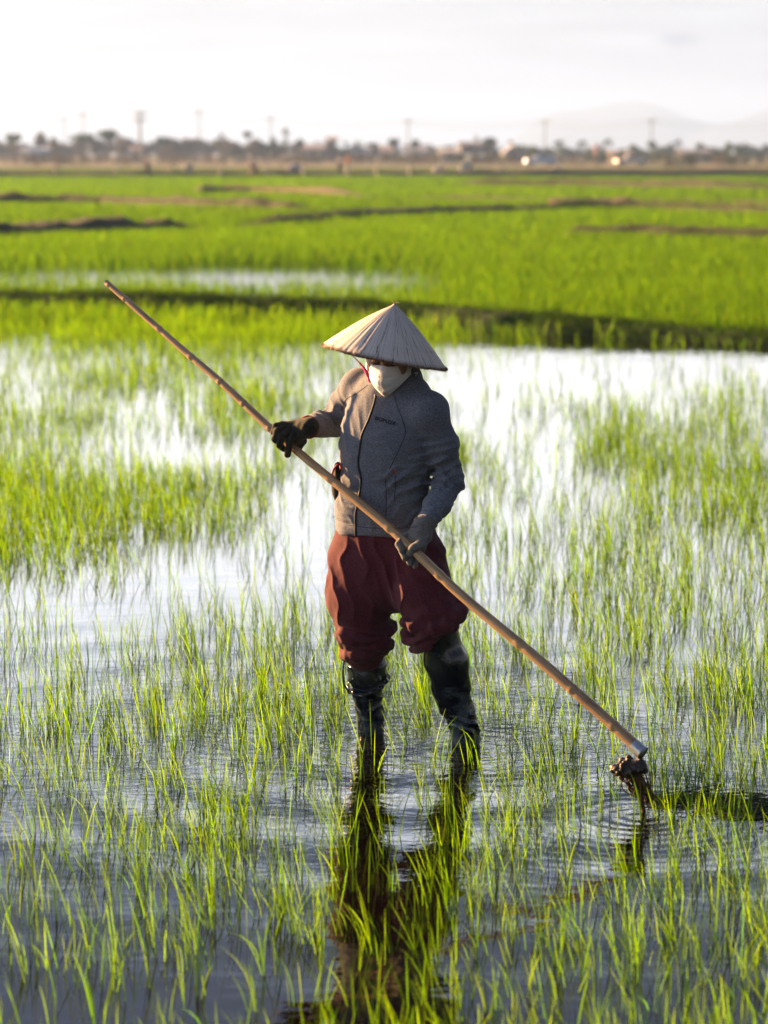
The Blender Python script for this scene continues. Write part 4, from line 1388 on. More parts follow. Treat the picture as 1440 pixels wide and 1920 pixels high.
mb = MB()
for kk in range(60):
    a = cl0 + rng.standard_normal(3) * (.022, .015, .012) + (.008, 0, -.01)
    b = P(1222 + rng.normal() * 9, 1500 + rng.normal() * 8, 7.2) if kk % 4 else P(1196 + rng.normal() * 3, 1490 + rng.normal() * 6, 7.2)
    b[2] = max(b[2], -.02)
    mid = (a + b) / 2 + rng.standard_normal(3) * .010
    mb.tube(smooth_curve([a, mid, b], 9), np.linspace(.0024, .0014, 9), 4)
mb.build('hanging_roots', mat('wet_root', (.10, .05, .022), .4, .6, 50), wd, True)
mb = MB()
for kk in range(190):
    x0 = 1205 + 235 * rng.random() ** .8 * 1.25
    y0 = np.interp(x0, [1205, 1260, 1340, 1440, 1520], [1502, 1503, 1514, 1520, 1524]) + rng.normal() * np.interp(x0, [1205, 1250, 1340, 1500], [4, 8, 12, 14])
    a = G(x0, y0); L_ = rng.uniform(.05, .2)
    dr = np.array((1, rng.normal() * .28, 0))
    hh = abs(rng.normal()) * .005
    pts = [a + (0, 0, .001), a + dr * L_ * .5 + (0, 0, hh + .004), a + dr * L_ + rng.standard_normal(3) * (.01, .02, 0) + (0, 0, .001)]
    mb.tube(smooth_curve(pts, 7), .0010 + .0012 * rng.random(), 4)
mb.build('trailing_weeds', mat('drowned_weed', (.024, .020, .009), .5, .6, 30, .3), wd, True)

# ================================================================== the far side: scrub, trees, houses, poles, people
def at(px, ypx, Y):
    """standing point at px for distance Y, with the height that reaches up to photograph row ypx"""
    q_ = P(px, ypx, Y)
    return q_[0], Y, q_[2]
def leaf_cloud(blobs, n, size, flat=.6):
    """many small leaf-sized faces through the volume of some blobs"""
    Vs, C = [], []
    wts = np.array([b[3] * b[4] * b[5] for b in blobs]) ** .66; wts /= wts.sum()
    which = rng.choice(len(blobs), n, p=wts)
    B = np.array(blobs)[which]
    d = rng.standard_normal((n, 3)); d /= np.linalg.norm(d, axis=1)[:, None]
    r = rng.random(n) ** .45
    c = B[:, :3] + d * r[:, None] * B[:, 3:6]
    a = rng.standard_normal((n, 3)); a /= np.linalg.norm(a, axis=1)[:, None]
    b = np.cross(a, rng.standard_normal((n, 3))); b /= np.linalg.norm(b, axis=1)[:, None]
    s_ = size * (.6 + .8 * rng.random(n))[:, None]
    V = np.stack([c - a * s_, c - b * s_ * flat, c + a * s_, c + b * s_ * flat], 1).reshape(-1, 3)
    F = np.arange(4 * n).reshape(-1, 4)
    t = 1 + .3 * rng.standard_normal(len(blobs))[which] + .2 * rng.standard_normal(n)
    t = np.clip(t, .35, 2)[:, None] * np.array((1, 1, 1))
    return V, F, np.repeat(t, 4, 0)
def tree_mesh(kind, seed):
    """unit tree 1 m tall; returns crown and trunk meshes"""
    rs = random.Random(seed)
    blobs, mb = [], MB()
    if kind == 'round':        # clean trunk, round head
        mb.tube([(0, 0, 0), (.01, 0, .3), (.02, 0, .62), (.02, 0, .8)], [.035, .026, .02, .01], 6)
        for k in range(9):
            a = rs.random() * 6.28; r = rs.uniform(0, .16)
            blobs.append((.02 + r * cos(a), r * sin(a), .76 + rs.uniform(-.10, .12), .14, .14, .11))
            mb.tube([(.02, 0, .55), (.02 + r * cos(a), r * sin(a), .74)], [.012, .004], 4)
        n, s_ = 1700, .024
    elif kind == 'flat':       # umbrella crown on a thin trunk
        mb.tube([(0, 0, 0), (-.01, 0, .4), (.02, 0, .84)], [.025, .02, .012], 6)
        for k in range(9):
            a = rs.random() * 6.28; r = rs.uniform(.03, .17)
            blobs.append((.02 + r * cos(a), r * sin(a), .88 + rs.uniform(-.03, .04), .12, .12, .06))
            mb.tube([(.01, 0, .68), (.02 + r * cos(a), r * sin(a), .86)], [.010, .004], 4)
        n, s_ = 1200, .023
    elif kind == 'palm':
        mb.tube([(0, 0, 0), (.02, 0, .4), (.01, 0, .85)], [.022, .017, .015], 6)
        V_, F_ = [], []
        for k in range(16):
            a = k / 16 * 6.28 + rs.random() * .3; up = rs.uniform(-.15, .16); L = rs.uniform(.2, .3)
            for q_ in range(1, 9):
                t = q_ / 8
                z = .86 + up * t - .16 * t * t
                for sgn in (-1, 1):
                    blobs.append((.01 + cos(a) * L * t - sin(a) * .02 * sgn, sin(a) * L * t + cos(a) * .02 * sgn, z - .015, .022, .022, .015))
        n, s_ = 900, .02
    elif kind == 'airy':       # tall and thin-leaved, sky showing through
        mb.tube([(0, 0, 0), (.01, 0, .5), (-.01, 0, .95)], [.022, .016, .004], 6)
        for k in range(13):
            z = rs.uniform(.45, .97); a = rs.random() * 6.28; r = rs.uniform(.02, .13)
            blobs.append((r * cos(a), r * sin(a), z, .06, .06, .045))
            mb.tube([(0, 0, z - .12), (r * cos(a), r * sin(a), z)], [.008, .003], 4)
        n, s_ = 480, .018
    elif kind == 'bushy':      # crown down to the ground
        mb.tube([(0, 0, 0), (.0, 0, .4), (.03, 0, .8)], [.05, .035, .01], 6)
        for k in range(16):
            a = rs.random() * 6.28; r = rs.uniform(.0, .36); z = rs.uniform(.18, .84)
            r *= 1.1 - z * .6
            blobs.append((r * cos(a), r * sin(a), z, .18, .18, .15))
        n, s_ = 2400, .028
    else:                      # hedge: broad and low
        for k in range(5): mb.tube([(rs.uniform(-.6, .6), 0, 0), (rs.uniform(-.6, .6), 0, .6)], [.03, .01], 5)
        for k in range(22):
            blobs.append((rs.uniform(-1.3, 1.3), rs.uniform(-.4, .4), rs.uniform(.2, .75), rs.uniform(.2, .4), .3, rs.uniform(.18, .28)))
        n, s_ = 1700, .035
    V, F, C = leaf_cloud(blobs, n, s_)
    V[:, 2] = np.maximum(V[:, 2], .01)
    return mesh_np('crown', V, F, False, C), mb.mesh('trunk', True)
PROTO = {}
M_TREE_D = leaf_mat('dark_tree_leaf', (.022, .034, .014), (.03, .045, .012), .25)
M_TREE_B = leaf_mat('brown_scrub_leaf', (.085, .062, .035), (.09, .065, .03), .3)
M_TREE_O = leaf_mat('olive_leaf', (.06, .06, .022), (.08, .08, .02), .3)
TM = {'dark': M_TREE_D, 'brown': M_TREE_B, 'olive': M_TREE_O, 'green': M_TREE}
tree_count = 0
def tree(px, ytop, wpx, kind, hue, Y, label, cat='tree', group=None, name=None, var=None):
    global tree_count
    tree_count += 1
    v = tree_count % 3 if var is None else var
    key = (kind, v)
    if key not in PROTO: PROTO[key] = tree_mesh(kind, 100 + hash(kind) % 1 + v * 17 + len(kind))
    x, Y, z = at(px, ytop, Y)
    ppm = FPX / Y
    natural = {'round': .52, 'flat': .50, 'palm': .55, 'airy': .34, 'bushy': .95, 'hedge': 3.2}[kind]
    w_m = wpx / ppm
    H = z / {'round': .99, 'flat': .98, 'palm': .98, 'airy': 1.02, 'bushy': 1.0, 'hedge': .98}[kind]
    nm = name or {'palm': 'palm_tree', 'hedge': 'bush', 'bushy': 'bushy_tree', 'airy': 'slender_tree', 'flat': 'umbrella_tree', 'round': 'round_tree'}[kind]
    e = thing(nm, (x, Y, 0), label, cat, group)
    sx = w_m / natural
    e.rotation_euler = (0, 0, 0)
    for part, me in zip(('crown', 'trunk'), PROTO[key]):
        if part == 'trunk' and kind == 'hedge': part = 'stem'
        mname = me.name
        key2 = (key, part, hue)
        if key2 not in PROTO:
            m2 = me.copy(); m2.materials.clear(); m2.materials.append(TM[hue] if part == 'crown' else M_BARK)
            PROTO[key2] = m2
        o = bpy.data.objects.new(part, PROTO[key2])
        COL.objects.link(o); o.parent = e
        o.scale = (sx, sx if kind != 'hedge' else max(H, 2.0), H)
    return e

# the trees whose heads stand out against the sky, left to right
T_ = [
    (24, 246, 34, 'round', 'green', 470, 'round hazy green treetop nearest the left edge of the photo'),
    (75, 244, 46, 'bushy', 'brown', 500, 'broad grey-brown hazy tree behind the pale blue roof at far left'),
    (101, 254, 26, 'bushy', 'brown', 480, 'low brownish tree just right of the pale blue roof at far left'),
    (157, 246, 42, 'round', 'green', 460, 'dark green rounded tree directly below the second utility pole from left'),
    (137, 252, 22, 'airy', 'brown', 490, 'thin leafless-looking tree just left of the tree under the second pole'),
    (203, 242, 50, 'round', 'green', 460, 'widest round dark tree between the second pole and the tallest pole'),
    (305, 252, 28, 'round', 'dark', 450, 'small dark round treetop just right of the tallest darkest pole'),
    (345, 257, 36, 'bushy', 'brown', 500, 'low brown tree rising a little left of the third clear pole'),
    (411, 247, 22, 'airy', 'green', 480, 'pale slender tree right of the third clear pole'),
    (440, 259, 26, 'bushy', 'brown', 470, 'brown tree tucked left under the dark umbrella-shaped tree'),
    (463, 246, 27, 'flat', 'dark', 440, 'dark umbrella-shaped tree on a thin pale trunk, left of centre'),
    (513, 254, 20, 'bushy', 'dark', 440, 'narrow upright dark tree left of the tall airy tree'),
    (538, 238, 26, 'airy', 'green', 450, 'tallest airy grey-green tree, standing above its dark neighbours'),
    (560, 258, 21, 'round', 'dark', 440, 'small round dark tree just right of the tall airy tree'),
    (590, 263, 22, 'airy', 'brown', 520, 'faint thin tree left of the pinkish tower-like house'),
    (650, 264, 24, 'airy', 'green', 520, 'faint grey tree right of the pinkish tower-like house'),
    (672, 262, 20, 'airy', 'green', 480, 'thin grey-green tree left of the flat dark treetop near centre'),
    (696, 267, 26, 'flat', 'dark', 480, 'low flat dark treetop near the centre of the horizon'),
    (738, 256, 24, 'round', 'dark', 440, 'dark tree with a full head just left of the centre pole'),
    (776, 259, 22, 'round', 'green', 450, 'small olive treetop just right of the centre pole'),
    (805, 268, 24, 'bushy', 'brown', 520, 'low grey tree between the blue-grey roof and the white house'),
    (843, 270, 22, 'round', 'dark', 500, 'low dark treetop above the long white house'),
    (894, 252, 12, 'airy', 'green', 470, 'thin pale tree rising behind the big brown house'),
    (918, 257, 34, 'round', 'dark', 440, 'large dark rounded tree at the right end of the brown house'),
    (960, 262, 24, 'airy', 'brown', 520, 'faint bare tree behind the pale gabled house'),
    (1000, 271, 42, 'bushy', 'green', 480, 'low green tree mass right of the pale gabled house'),
    (1048, 259, 26, 'palm', 'dark', 430, 'first of three alike dark palms, directly right of the sixth pole'),
    (1091, 259, 24, 'palm', 'dark', 430, 'middle palm of the three alike palms right of centre'),
    (1138, 256, 26, 'palm', 'dark', 430, 'third and tallest palm, just right of the thin pinkish chimney'),
    (1188, 269, 30, 'bushy', 'green', 470, 'low green tree between the third palm and the last pole'),
    (1222, 262, 20, 'round', 'green', 440, 'narrow green tree directly below the last pole'),
    (1256, 264, 16, 'palm', 'dark', 470, 'small thin palm, left one of the pair right of the last pole'),
    (1271, 258, 17, 'palm', 'dark', 450, 'taller thin palm, right one of the pair right of the last pole'),
    (1311, 265, 15, 'round', 'dark', 450, 'small pointed dark treetop between the palm pair and the big right tree'),
    (1332, 273, 22, 'bushy', 'brown', 470, 'low brownish tree left of the big green tree at right'),
    (1368, 264, 26, 'bushy', 'green', 440, 'left half-crown of the tall green trees near the right edge'),
    (1392, 259, 34, 'bushy', 'green', 450, 'biggest tall green tree near the right edge of the photo'),
    (1434, 268, 18, 'round', 'dark', 450, 'dark narrow treetop nearest the right edge'),
]
for a in T_:
    tree(*a)
marks = [(-200, 'beyond the left edge of the photo'), (10, 'at the left edge of the photo'), (45, 'under the round treetop at far left'), (75, 'behind the pale blue roof'), (118, 'right of the pale blue roof'), (157, 'below the second utility pole'),
         (205, 'below the widest dark tree'), (235, 'between the widest dark tree and the tallest pole'), (262, 'at the foot of the tallest pole'), (305, 'below the dark round treetop right of the tallest pole'), (345, 'left of the third clear pole'), (373, 'at the third clear pole'),
         (411, 'under the pale slender tree'), (440, 'left of the umbrella-shaped tree'), (463, 'under the umbrella-shaped tree'), (490, 'right of the umbrella-shaped tree'), (520, 'left of the tall airy tree'), (545, 'at the foot of the tall airy tree'), (570, 'right of the tall airy tree'),
         (600, 'left of the pinkish tower-like house'), (622, 'below the pinkish tower-like house'), (655, 'right of the pinkish tower-like house'), (695, 'under the flat dark treetop near centre'), (738, 'under the dark tree left of the centre pole'), (765, 'at the centre pole'), (790, 'at the blue-grey roof'),
         (815, 'right of the blue-grey roof'), (845, 'by the long white house'), (885, 'in front of the big brown house'), (918, 'under the dark tree beside the brown house'), (963, 'by the pale gabled house'), (990, 'right of the pale gabled house'), (1022, 'below the pole left of the palms'),
         (1048, 'under the first palm'), (1070, 'between the first and middle palms'), (1092, 'under the middle palm'), (1118, 'by the pinkish chimney'), (1138, 'under the third palm'), (1165, 'near the orange car lamp'), (1190, 'left of the last utility pole'), (1222, 'at the foot of the last pole'),
         (1245, 'right of the last pole'), (1268, 'under the pair of thin palms'), (1300, 'above the slate-blue shed'), (1330, 'left of the big right tree'), (1360, 'under the left half of the tall right trees'), (1392, 'under the biggest right tree'), (1415, 'right of the biggest right tree'), (1436, 'at the right edge of the photo'), (1700, 'beyond the right edge of the photo')]
used_lab = {}
def uniq(lab):
    used_lab[lab] = used_lab.get(lab, 0) + 1
    k_ = used_lab[lab]
    return lab if k_ == 1 else lab + (', second one', ', third one', ', fourth one', ', fifth one', ', sixth one', ', seventh one')[min(k_ - 2, 5)]
def where(x):
    return min(marks, key=lambda m_: abs(m_[0] - x) if -50 < m_[0] < 1500 else (abs(m_[0] - x) if (x < -20 or x > 1460) else 1e6))[1]
# the continuous belt under them
NB = 'hazy grey-brown trees filling the belt on the left'
xs_ = np.linspace(-150, 700, 40)
for k, x_ in enumerate(xs_):
    tree(float(x_ + rng.normal() * 6), float(np.interp(x_, [0, 120, 200, 330, 450, 560, 700], [260, 265, 254, 257, 260, 265, 271]) + rng.normal() * 2.5), float(44 + rng.random() * 24), 'bushy', 'brown', float(rng.uniform(470, 560)),
         uniq('hazy grey-brown tree ' + where(x_)), 'tree', NB)
for k, x_ in enumerate(np.linspace(715, 1600, 38)):
    tree(float(x_ + rng.normal() * 7), float(np.interp(x_, [700, 900, 1000, 1200, 1440], [273, 275, 273, 274, 272]) + rng.normal() * 2.2), float(38 + rng.random() * 30), 'bushy', ('dark', 'green', 'green')[k % 3], float(rng.uniform(500, 580)),
         uniq('low greyish background tree ' + where(x_)), 'tree', 'low grey-green trees filling the belt on the right')
# brown scrub and dark hedge before the village
for k, x_ in enumerate(np.linspace(-160, 780, 26)):
    tree(float(x_ + rng.normal() * 8), float(289.5 + rng.normal() * 1.2), float(60 + rng.random() * 30), 'hedge', 'brown' if k % 4 else 'olive', float(rng.uniform(330, 400)),
         uniq('low olive-brown scrub bush ' + where(x_)), 'bush', 'olive-brown scrub bushes below the left trees')
for k, x_ in enumerate(np.linspace(800, 1120, 12)):
    tree(float(x_ + rng.normal() * 6), float(289 + rng.normal() * 1.5), float(50 + rng.random() * 26), 'hedge', ('brown', 'olive', 'dark')[k % 3], float(rng.uniform(345, 400)),
         uniq('low brown and green bush ' + where(x_)), 'bush', 'low bushes below the houses right of centre')
for k, x_ in enumerate(np.linspace(1130, 1600, 22)):
    tree(float(x_ + rng.normal() * 6), float(286 + rng.normal() * 2.6), float(34 + rng.random() * 26), 'hedge', ('dark', 'dark', 'olive')[k % 3], float(rng.uniform(345, 380) if x_ < 1240 else rng.uniform(270, 330)),
         uniq('dark green hedge bush ' + where(x_)), 'bush', 'dark hedge bushes at the right of the far fields')
for (px, yt, w_, lab) in ((233, 293, 22, 'dark brown shrub left of the tallest pole in the scrub band'), (68, 299, 12, 'small dark shrub standing at far left in the scrub band'),
                          (1350, 282, 26, 'yellowish-brown rounded bush under the big right tree'), (1080, 302, 44, 'reddish-brown low shrub at the field edge under the palms')):
    tree(px, yt, w_, 'hedge', 'brown', 345 if px == 1080 else 300, lab, 'bush')

# houses
def house(px0, px1, yeave, yridge, Y, wall_c, roof_c, label, gable=False, storeys=1, name='house', depth=8):
    x0, x1 = P(px0, 290, Y)[0], P(px1, 290, Y)[0]
    ze, zr = P(px0, yeave, Y)[2], P(px0, yridge, Y)[2]
    w_ = x1 - x0; xc = (x0 + x1) / 2
    e = thing(name, (xc, Y, 0), label, 'house')
    gm = sum(wall_c) / 3; wall_c = tuple(.24 * c_ + .30 * gm * .8 for c_ in wall_c); gr_ = sum(roof_c) / 3; roof_c = tuple(.34 * c_ + .28 * gr_ for c_ in roof_c)
    mw = mat('painted_wall', wall_c, .9, .1, .4); mr = mat('roof_sheet', roof_c, .6, .15, .6)
    mb = MB(); mb.box((xc, Y + depth / 2, ze / 2), (w_, depth, ze))
    if gable and zr > ze:
        v = [(x0, Y, ze), (x1, Y, ze), (xc, Y, zr - .1), (x0, Y + depth, ze), (x1, Y + depth, ze), (xc, Y + depth, zr - .1)]
        mb.add(v, [(0, 1, 2), (5, 4, 3)])
    mb.build('wall', mw, e)
    mb = MB(); ov = .5; th = .18
    if zr > ze:
        if gable:
            for sg in (-1, 1):
                xe = xc + sg * (w_ / 2 + ov); zl = ze - ov * (zr - ze) / (w_ / 2)
                v = [(xe, Y - ov, zl), (xc, Y - ov, zr), (xc, Y + depth + ov, zr), (xe, Y + depth + ov, zl)]
                v += [(a, b, c + th) for a, b, c in v]
                f = [(0, 1, 2, 3), (7, 6, 5, 4), (0, 4, 5, 1), (1, 5, 6, 2), (2, 6, 7, 3), (3, 7, 4, 0)]
                mb.add(v, f if sg < 0 else [t[::-1] for t in f])
        else:
            yc_ = Y + depth / 2
            for sg in (-1, 1):
                ye = yc_ + sg * (depth / 2 + ov); zl = ze - ov * (zr - ze) / (depth / 2)
                v = [(x0 - ov, ye, zl), (x1 + ov, ye, zl), (x1 + ov, yc_, zr), (x0 - ov, yc_, zr)]
                v += [(a, b, c + th) for a, b, c in v]
                f = [(0, 1, 2, 3), (7, 6, 5, 4), (0, 4, 5, 1), (1, 5, 6, 2), (2, 6, 7, 3), (3, 7, 4, 0)]
                mb.add(v, f if sg > 0 else [t[::-1] for t in f])
    else:
        mb.box((xc, Y + depth / 2, ze + .15), (w_ + .8, depth + .8, .3))
    mb.build('roof', mr, e)
    mg = mat('window_glass', (.05, .06, .07), .2); md = mat('door_wood', (.12, .08, .05), .7)
    nwin = max(1, int(w_ / 3.2))
    for s_ in range(storeys):
        zb = s_ * ze / storeys
        for k in range(nwin):
            xw = x0 + (k + .5) * w_ / nwin
            if s_ == 0 and k == nwin // 2:
                mb = MB(); mb.box((xw, Y - .02, 1.05), (1.0, .08, 2.1)); mb.build('door', md, e)
            else:
                mb = MB(); mb.box((xw, Y - .02, zb + min(1.7, ze / storeys * .55)), (1.1, .08, 1.1)); mb.build('window', mg, e)
    return e
house(42, 86, 285, 277, 465, (.50, .55, .62), (.45, .58, .72), 'small hut with pale blue roof among the hazy trees at far left')
house(96, 124, 283, 275, 600, (.52, .42, .42), (.42, .34, .36), 'pinkish-grey low house right of the pale blue roof at far left')
house(246, 262, 281, 276, 450, (.62, .42, .34), (.45, .25, .2), 'tiny salmon-coloured hut beside the foot of the tallest pole')
house(614, 630, 262, 258, 500, (.62, .48, .40), (.5, .36, .3), 'narrow pinkish tower-like house rising left of centre', storeys=2)
house(570, 606, 280, 273, 490, (.55, .40, .40), (.42, .30, .32), 'low rosy house left of the tower-like house')
house(664, 692, 284, 275, 500, (.58, .62, .66), (.5, .55, .62), 'pale bluish-grey hut left of the centre pole')
house(716, 736, 284, 274, 490, (.62, .50, .44), (.55, .40, .34), 'small pale salmon house under the dark tree at centre')
house(760, 800, 284, 272, 470, (.45, .48, .55), (.42, .48, .60), 'house with a blue-grey sloping roof right of the centre pole')
house(826, 862, 286, 280, 460, (.70, .66, .64), (.60, .56, .55), 'long low white house left of the big brown house')
house(864, 930, 272, 267, 460, (.36, .28, .25), (.26, .21, .20), 'largest brown flat house with a dark tree at its right end', storeys=2)
house(880, 905, 293, 291, 410, (.25, .38, .45), (.25, .40, .5), 'low teal-blue shed in front of the big brown house')
house(946, 980, 286, 272, 470, (.66, .63, .66), (.60, .60, .66), 'pale gabled house end right of the brown house', gable=True)
house(1150, 1180, 290, 284, 400, (.5, .4, .36), (.40, .30, .26), 'small dull house behind the bright car lamp under the palms')
house(1280, 1330, 287, 281, 460, (.30, .31, .36), (.27, .28, .34), 'long slate-blue shed right of the palm pair')
# thin brick chimney
x_, Y_, z_ = at(1119, 271, 420)
ch_ = thing('brick_chimney', (x_, Y_, 0), 'thin pinkish brick chimney between the second and third palm', 'chimney')
mb = MB(); mb.box((x_, Y_, z_ / 2), (.85, .85, z_), 0, .8); mb.build('stack', mat('pink_brick', (.55, .32, .26), .9), ch_)
mb = MB(); mb.box((x_, Y_, z_ + .1), (.9, .9, .22)); mb.build('cap', mat('chimney_cap', (.4, .3, .26), .9), ch_)

# utility poles and the line they carry
M_POLE = mat('concrete_pole', (.20, .19, .18), .9)
pole_tops = [(120, 222, 760, 'faintest thin utility pole, second from the left'), (156, 211, 640, 'utility pole above the dark round tree, third from the left'), (262, 208, 420, 'tallest darkest utility pole left of centre'),
             (373, 206, 640, 'faint utility pole between the tallest pole and the umbrella tree'), (507, 219, 660, 'faint utility pole left of the tall airy tree'),
             (765, 224, 600, 'utility pole right of centre beside the dark round tree'), (1022, 225, 600, 'utility pole left of the three palms, against the faint mountain'),
             (1222, 223, 560, 'rightmost utility pole, in front of the faint mountain'), (-60, 215, 640, 'utility pole just outside the left edge'), (1520, 224, 560, 'utility pole just outside the right edge')]
tips = {}
for px, yt, Y, lab in pole_tops:
    x, Y, z = at(px, yt, Y)
    e = thing('utility_pole', (x, Y, 0), lab, 'utility pole')
    wd_ = .48 if Y < 500 else .34
    mb = MB(); mb.tube([(x, Y, 0), (x, Y, z)], [wd_ * .6, wd_ * .38], 8); mb.build('post', M_POLE, e)
    arms = (0, 1.3) if Y < 500 else (0.2,)
    for k in arms:
        mb = MB(); mb.box((x, Y, z - .35 - k), (2.4, .22, .22)); a_ = mb.build('crossarm', M_POLE, e)
        for sg in (-1, 0, 1):
            mb = MB(); mb.tube([(x + sg * 1.05, Y, z - .25 - k), (x + sg * 1.05, Y, z + .1 - k)], [.09, .06], 6); mb.build('insulator', M_METAL, a_)
    tips[px] = np.array((x, Y, z))
M_WIRE = mat('cable', (.12, .12, .13), .6)
seq = [-60, 156, 262, 373, 507, 765, 1022, 1222, 1520]
wl = ['upper power cable sagging from pole to pole along the horizon', 'lower power cable sagging from pole to pole along the horizon']
for w_i, lab in enumerate(wl):
    pts = []
    for a, b in zip(seq[:-1], seq[1:]):
        A, B = tips[a], tips[b]
        for t in np.linspace(0, 1, 10)[:-1]:
            q_ = A * (1 - t) + B * t
            pts.append(q_ + (0, 0, -1.2 * 4 * t * (1 - t) - (.0 if w_i == 0 else 1.1) + .1))
    pts.append(tips[seq[-1]] + (0, 0, -.0 if w_i == 0 else -1.1))
    mb = MB(); mb.tube(pts, .035, 4)
    o = mb.build('power_cable', M_WIRE, loc=tuple(pts[0]))
    tag(o, lab, 'power cable')

# pale marker posts in a row on the brown bank
M_POST = mat('whitewashed_post', (.34, .33, .30), .8)
PL = ['leftmost pale marker post standing on the brown bank', 'pale marker post just left of the standing distant worker', 'pale marker post just right of the standing distant worker',
      'pale marker post between the standing worker and the stooping worker', 'pale marker post just right of the stooping worker', 'pale marker post left of the two distant workers',
      'pale marker post just right of the two distant workers', 'pale marker post under the dark tree left of the centre pole', 'pale marker post right of the centre pole']
for (px, lab) in zip((104, 216, 320, 414, 501, 569, 650, 706, 768), PL):
    x, Y, z = at(px, 317, 184)
    px_ = P(px, 330, 181.5)
    x, Y = px_[0], 181.5
    z = P(px, 314, Y)[2]
    e = thing('marker_post', (x, Y, .30), lab, 'post', 'pale marker posts along the far bank')
    mb = MB(); mb.box((x, Y, .30 + (z - .30) / 2), (.17, .17, z - .30), .2); mb.build('shaft', M_POST, e)
    mb = MB(); mb.box((x, Y, z + .04), (.24, .24, .08), .2, .6); mb.build('cap', M_POST, e)
for px, yy, w_, lab in ((610, 0, 0, ''),):
    pass

# distant workers
def worker(px, yfoot, ytop, Y, pose, shirt, legs, hatc, label):
    base = P(px, yfoot, Y); top = P(px, ytop, Y)[2]
    z0 = base[2] if base[2] > 0 else 0.0
    H = top - z0
    e = thing('person', (base[0], Y, z0), label, 'person', 'distant field workers')
    k = H / 1.66 if pose == 'stand' else H / 1.15
    X0 = np.array((base[0], Y, z0))
    def b(x, y, z): return X0 + np.array((x, y, z)) * k
    F_ = SDF(b(-.55, -.55, -.05), b(.55, .55, 1.75 if pose == 'stand' else 1.35), .022 * k)
    if pose == 'stand':
        hip, sh, hd = b(0, 0, .88), b(.02, -.03, 1.34), b(.02, -.06, 1.53)
        hands = [b(-.22, -.28, 1.02), b(.24, -.2, .98)]; elb = [b(-.27, -.02, 1.1), b(.27, -.02, 1.08)]
    else:
        hip, sh, hd = b(0.05, .1, .82), b(-.22, -.12, 1.0), b(-.36, -.2, .98)
        hands = [b(-.32, -.3, .38), b(-.14, -.32, .42)]; elb = [b(-.30, -.2, .68), b(-.12, -.2, .70)]
    F_.cone(hip, sh, .14 * k, .15 * k, .05, (0, 1, 0), 1.25)
    ax_ = np.array((.16, 0, 0)) * k
    F_.cone(sh - ax_, sh + ax_, .07 * k, .07 * k, .04)
    F_.cone(sh, hd, .055 * k, .055 * k, .03); F_.ell(hd, np.array((.08, .10, .115)) * k, None, .02)
    for s_, h_, el in ((-1, hands[0], elb[0]), (1, hands[1], elb[1])):
        F_.chain([sh + ax_ * s_, el, h_], [.055 * k, .042 * k, .03 * k], .03)
        F_.ell(h_ + (0, 0, -.03 * k), np.array((.035, .03, .05)) * k, None, .02)
        F_.chain([hip + ax_ * s_ * .55, (hip + b(0, 0, 0)) / 2 + ax_ * s_ * .75 + (0, -.04 * k, 0), b(0, 0, .04) + ax_ * s_ * .8], [.09 * k, .065 * k, .045 * k], .03)
        F_.cone(b(0, 0, .03) + ax_ * s_ * .8, b(0, -.14, .02) + ax_ * s_ * .8, .04 * k, .03 * k, .02)
    obj('body', F_.mesh('body'), M_SKIN, e)
    C1 = SDF(b(-.55, -.55, -.05), b(.55, .55, 1.6), .022 * k)
    C1.cone(hip + (0, 0, -.02 * k), sh, .155 * k, .165 * k, .05, (0, 1, 0), 1.2); C1.cone(sh - ax_, sh + ax_, .082 * k, .082 * k, .04)
    for s_, h_, el in ((-1, hands[0], elb[0]), (1, hands[1], elb[1])):
        C1.chain([sh + ax_ * s_, el, el * .35 + h_ * .65], [.07 * k, .058 * k, .045 * k], .03)
    obj('shirt', C1.mesh('shirt'), mat('work_shirt', shirt, .9), e)
    C2 = SDF(b(-.55, -.55, .02), b(.55, .55, 1.2), .022 * k)
    C2.cone(hip, hip + (0, 0, .06 * k), .16 * k, .15 * k, .04, (0, 1, 0), 1.2)
    for s_ in (-1, 1):
        C2.chain([hip + ax_ * s_ * .55, (hip + b(0, 0, 0)) / 2 + ax_ * s_ * .75 + (0, -.04 * k, 0), b(0, 0, .16) + ax_ * s_ * .8], [.105 * k, .085 * k, .065 * k], .03)
    obj('trousers', C2.mesh('trousers'), mat('work_trousers', legs, .9), e)
    mb = MB(); hc = hd + (0, -.01, .06 * k)
    mb.tube([hc, hc + (0, 0, .045 * k), hc + (0, 0, .15 * k)], [.22 * k, .15 * k, .004], 20)
    mb.build('conical_hat', mat('far_straw_hat', hatc, .8), e)
worker(277, 338, 301, 178, 'stand', (.13, .11, .10), (.09, .08, .07), (.66, .52, .38), 'distant worker in dark clothes and straw hat, the tallest and leftmost of them')
worker(478, 336, 306, 182.5, 'stoop', (.48, .34, .24), (.14, .11, .08), (.62, .50, .38), 'distant worker in a tan shirt stooping below the umbrella-shaped tree')
worker(637, 334, 300, 182.5, 'stand', (.16, .16, .12), (.06, .07, .06), (.72, .50, .34), 'distant worker in dark clothes and tan hat, beside the one in salmon pink')
worker(653, 322, 292, 196, 'stand', (.85, .38, .26), (.50, .45, .35), (.80, .42, .32), 'distant worker in a salmon-pink shirt and hat')

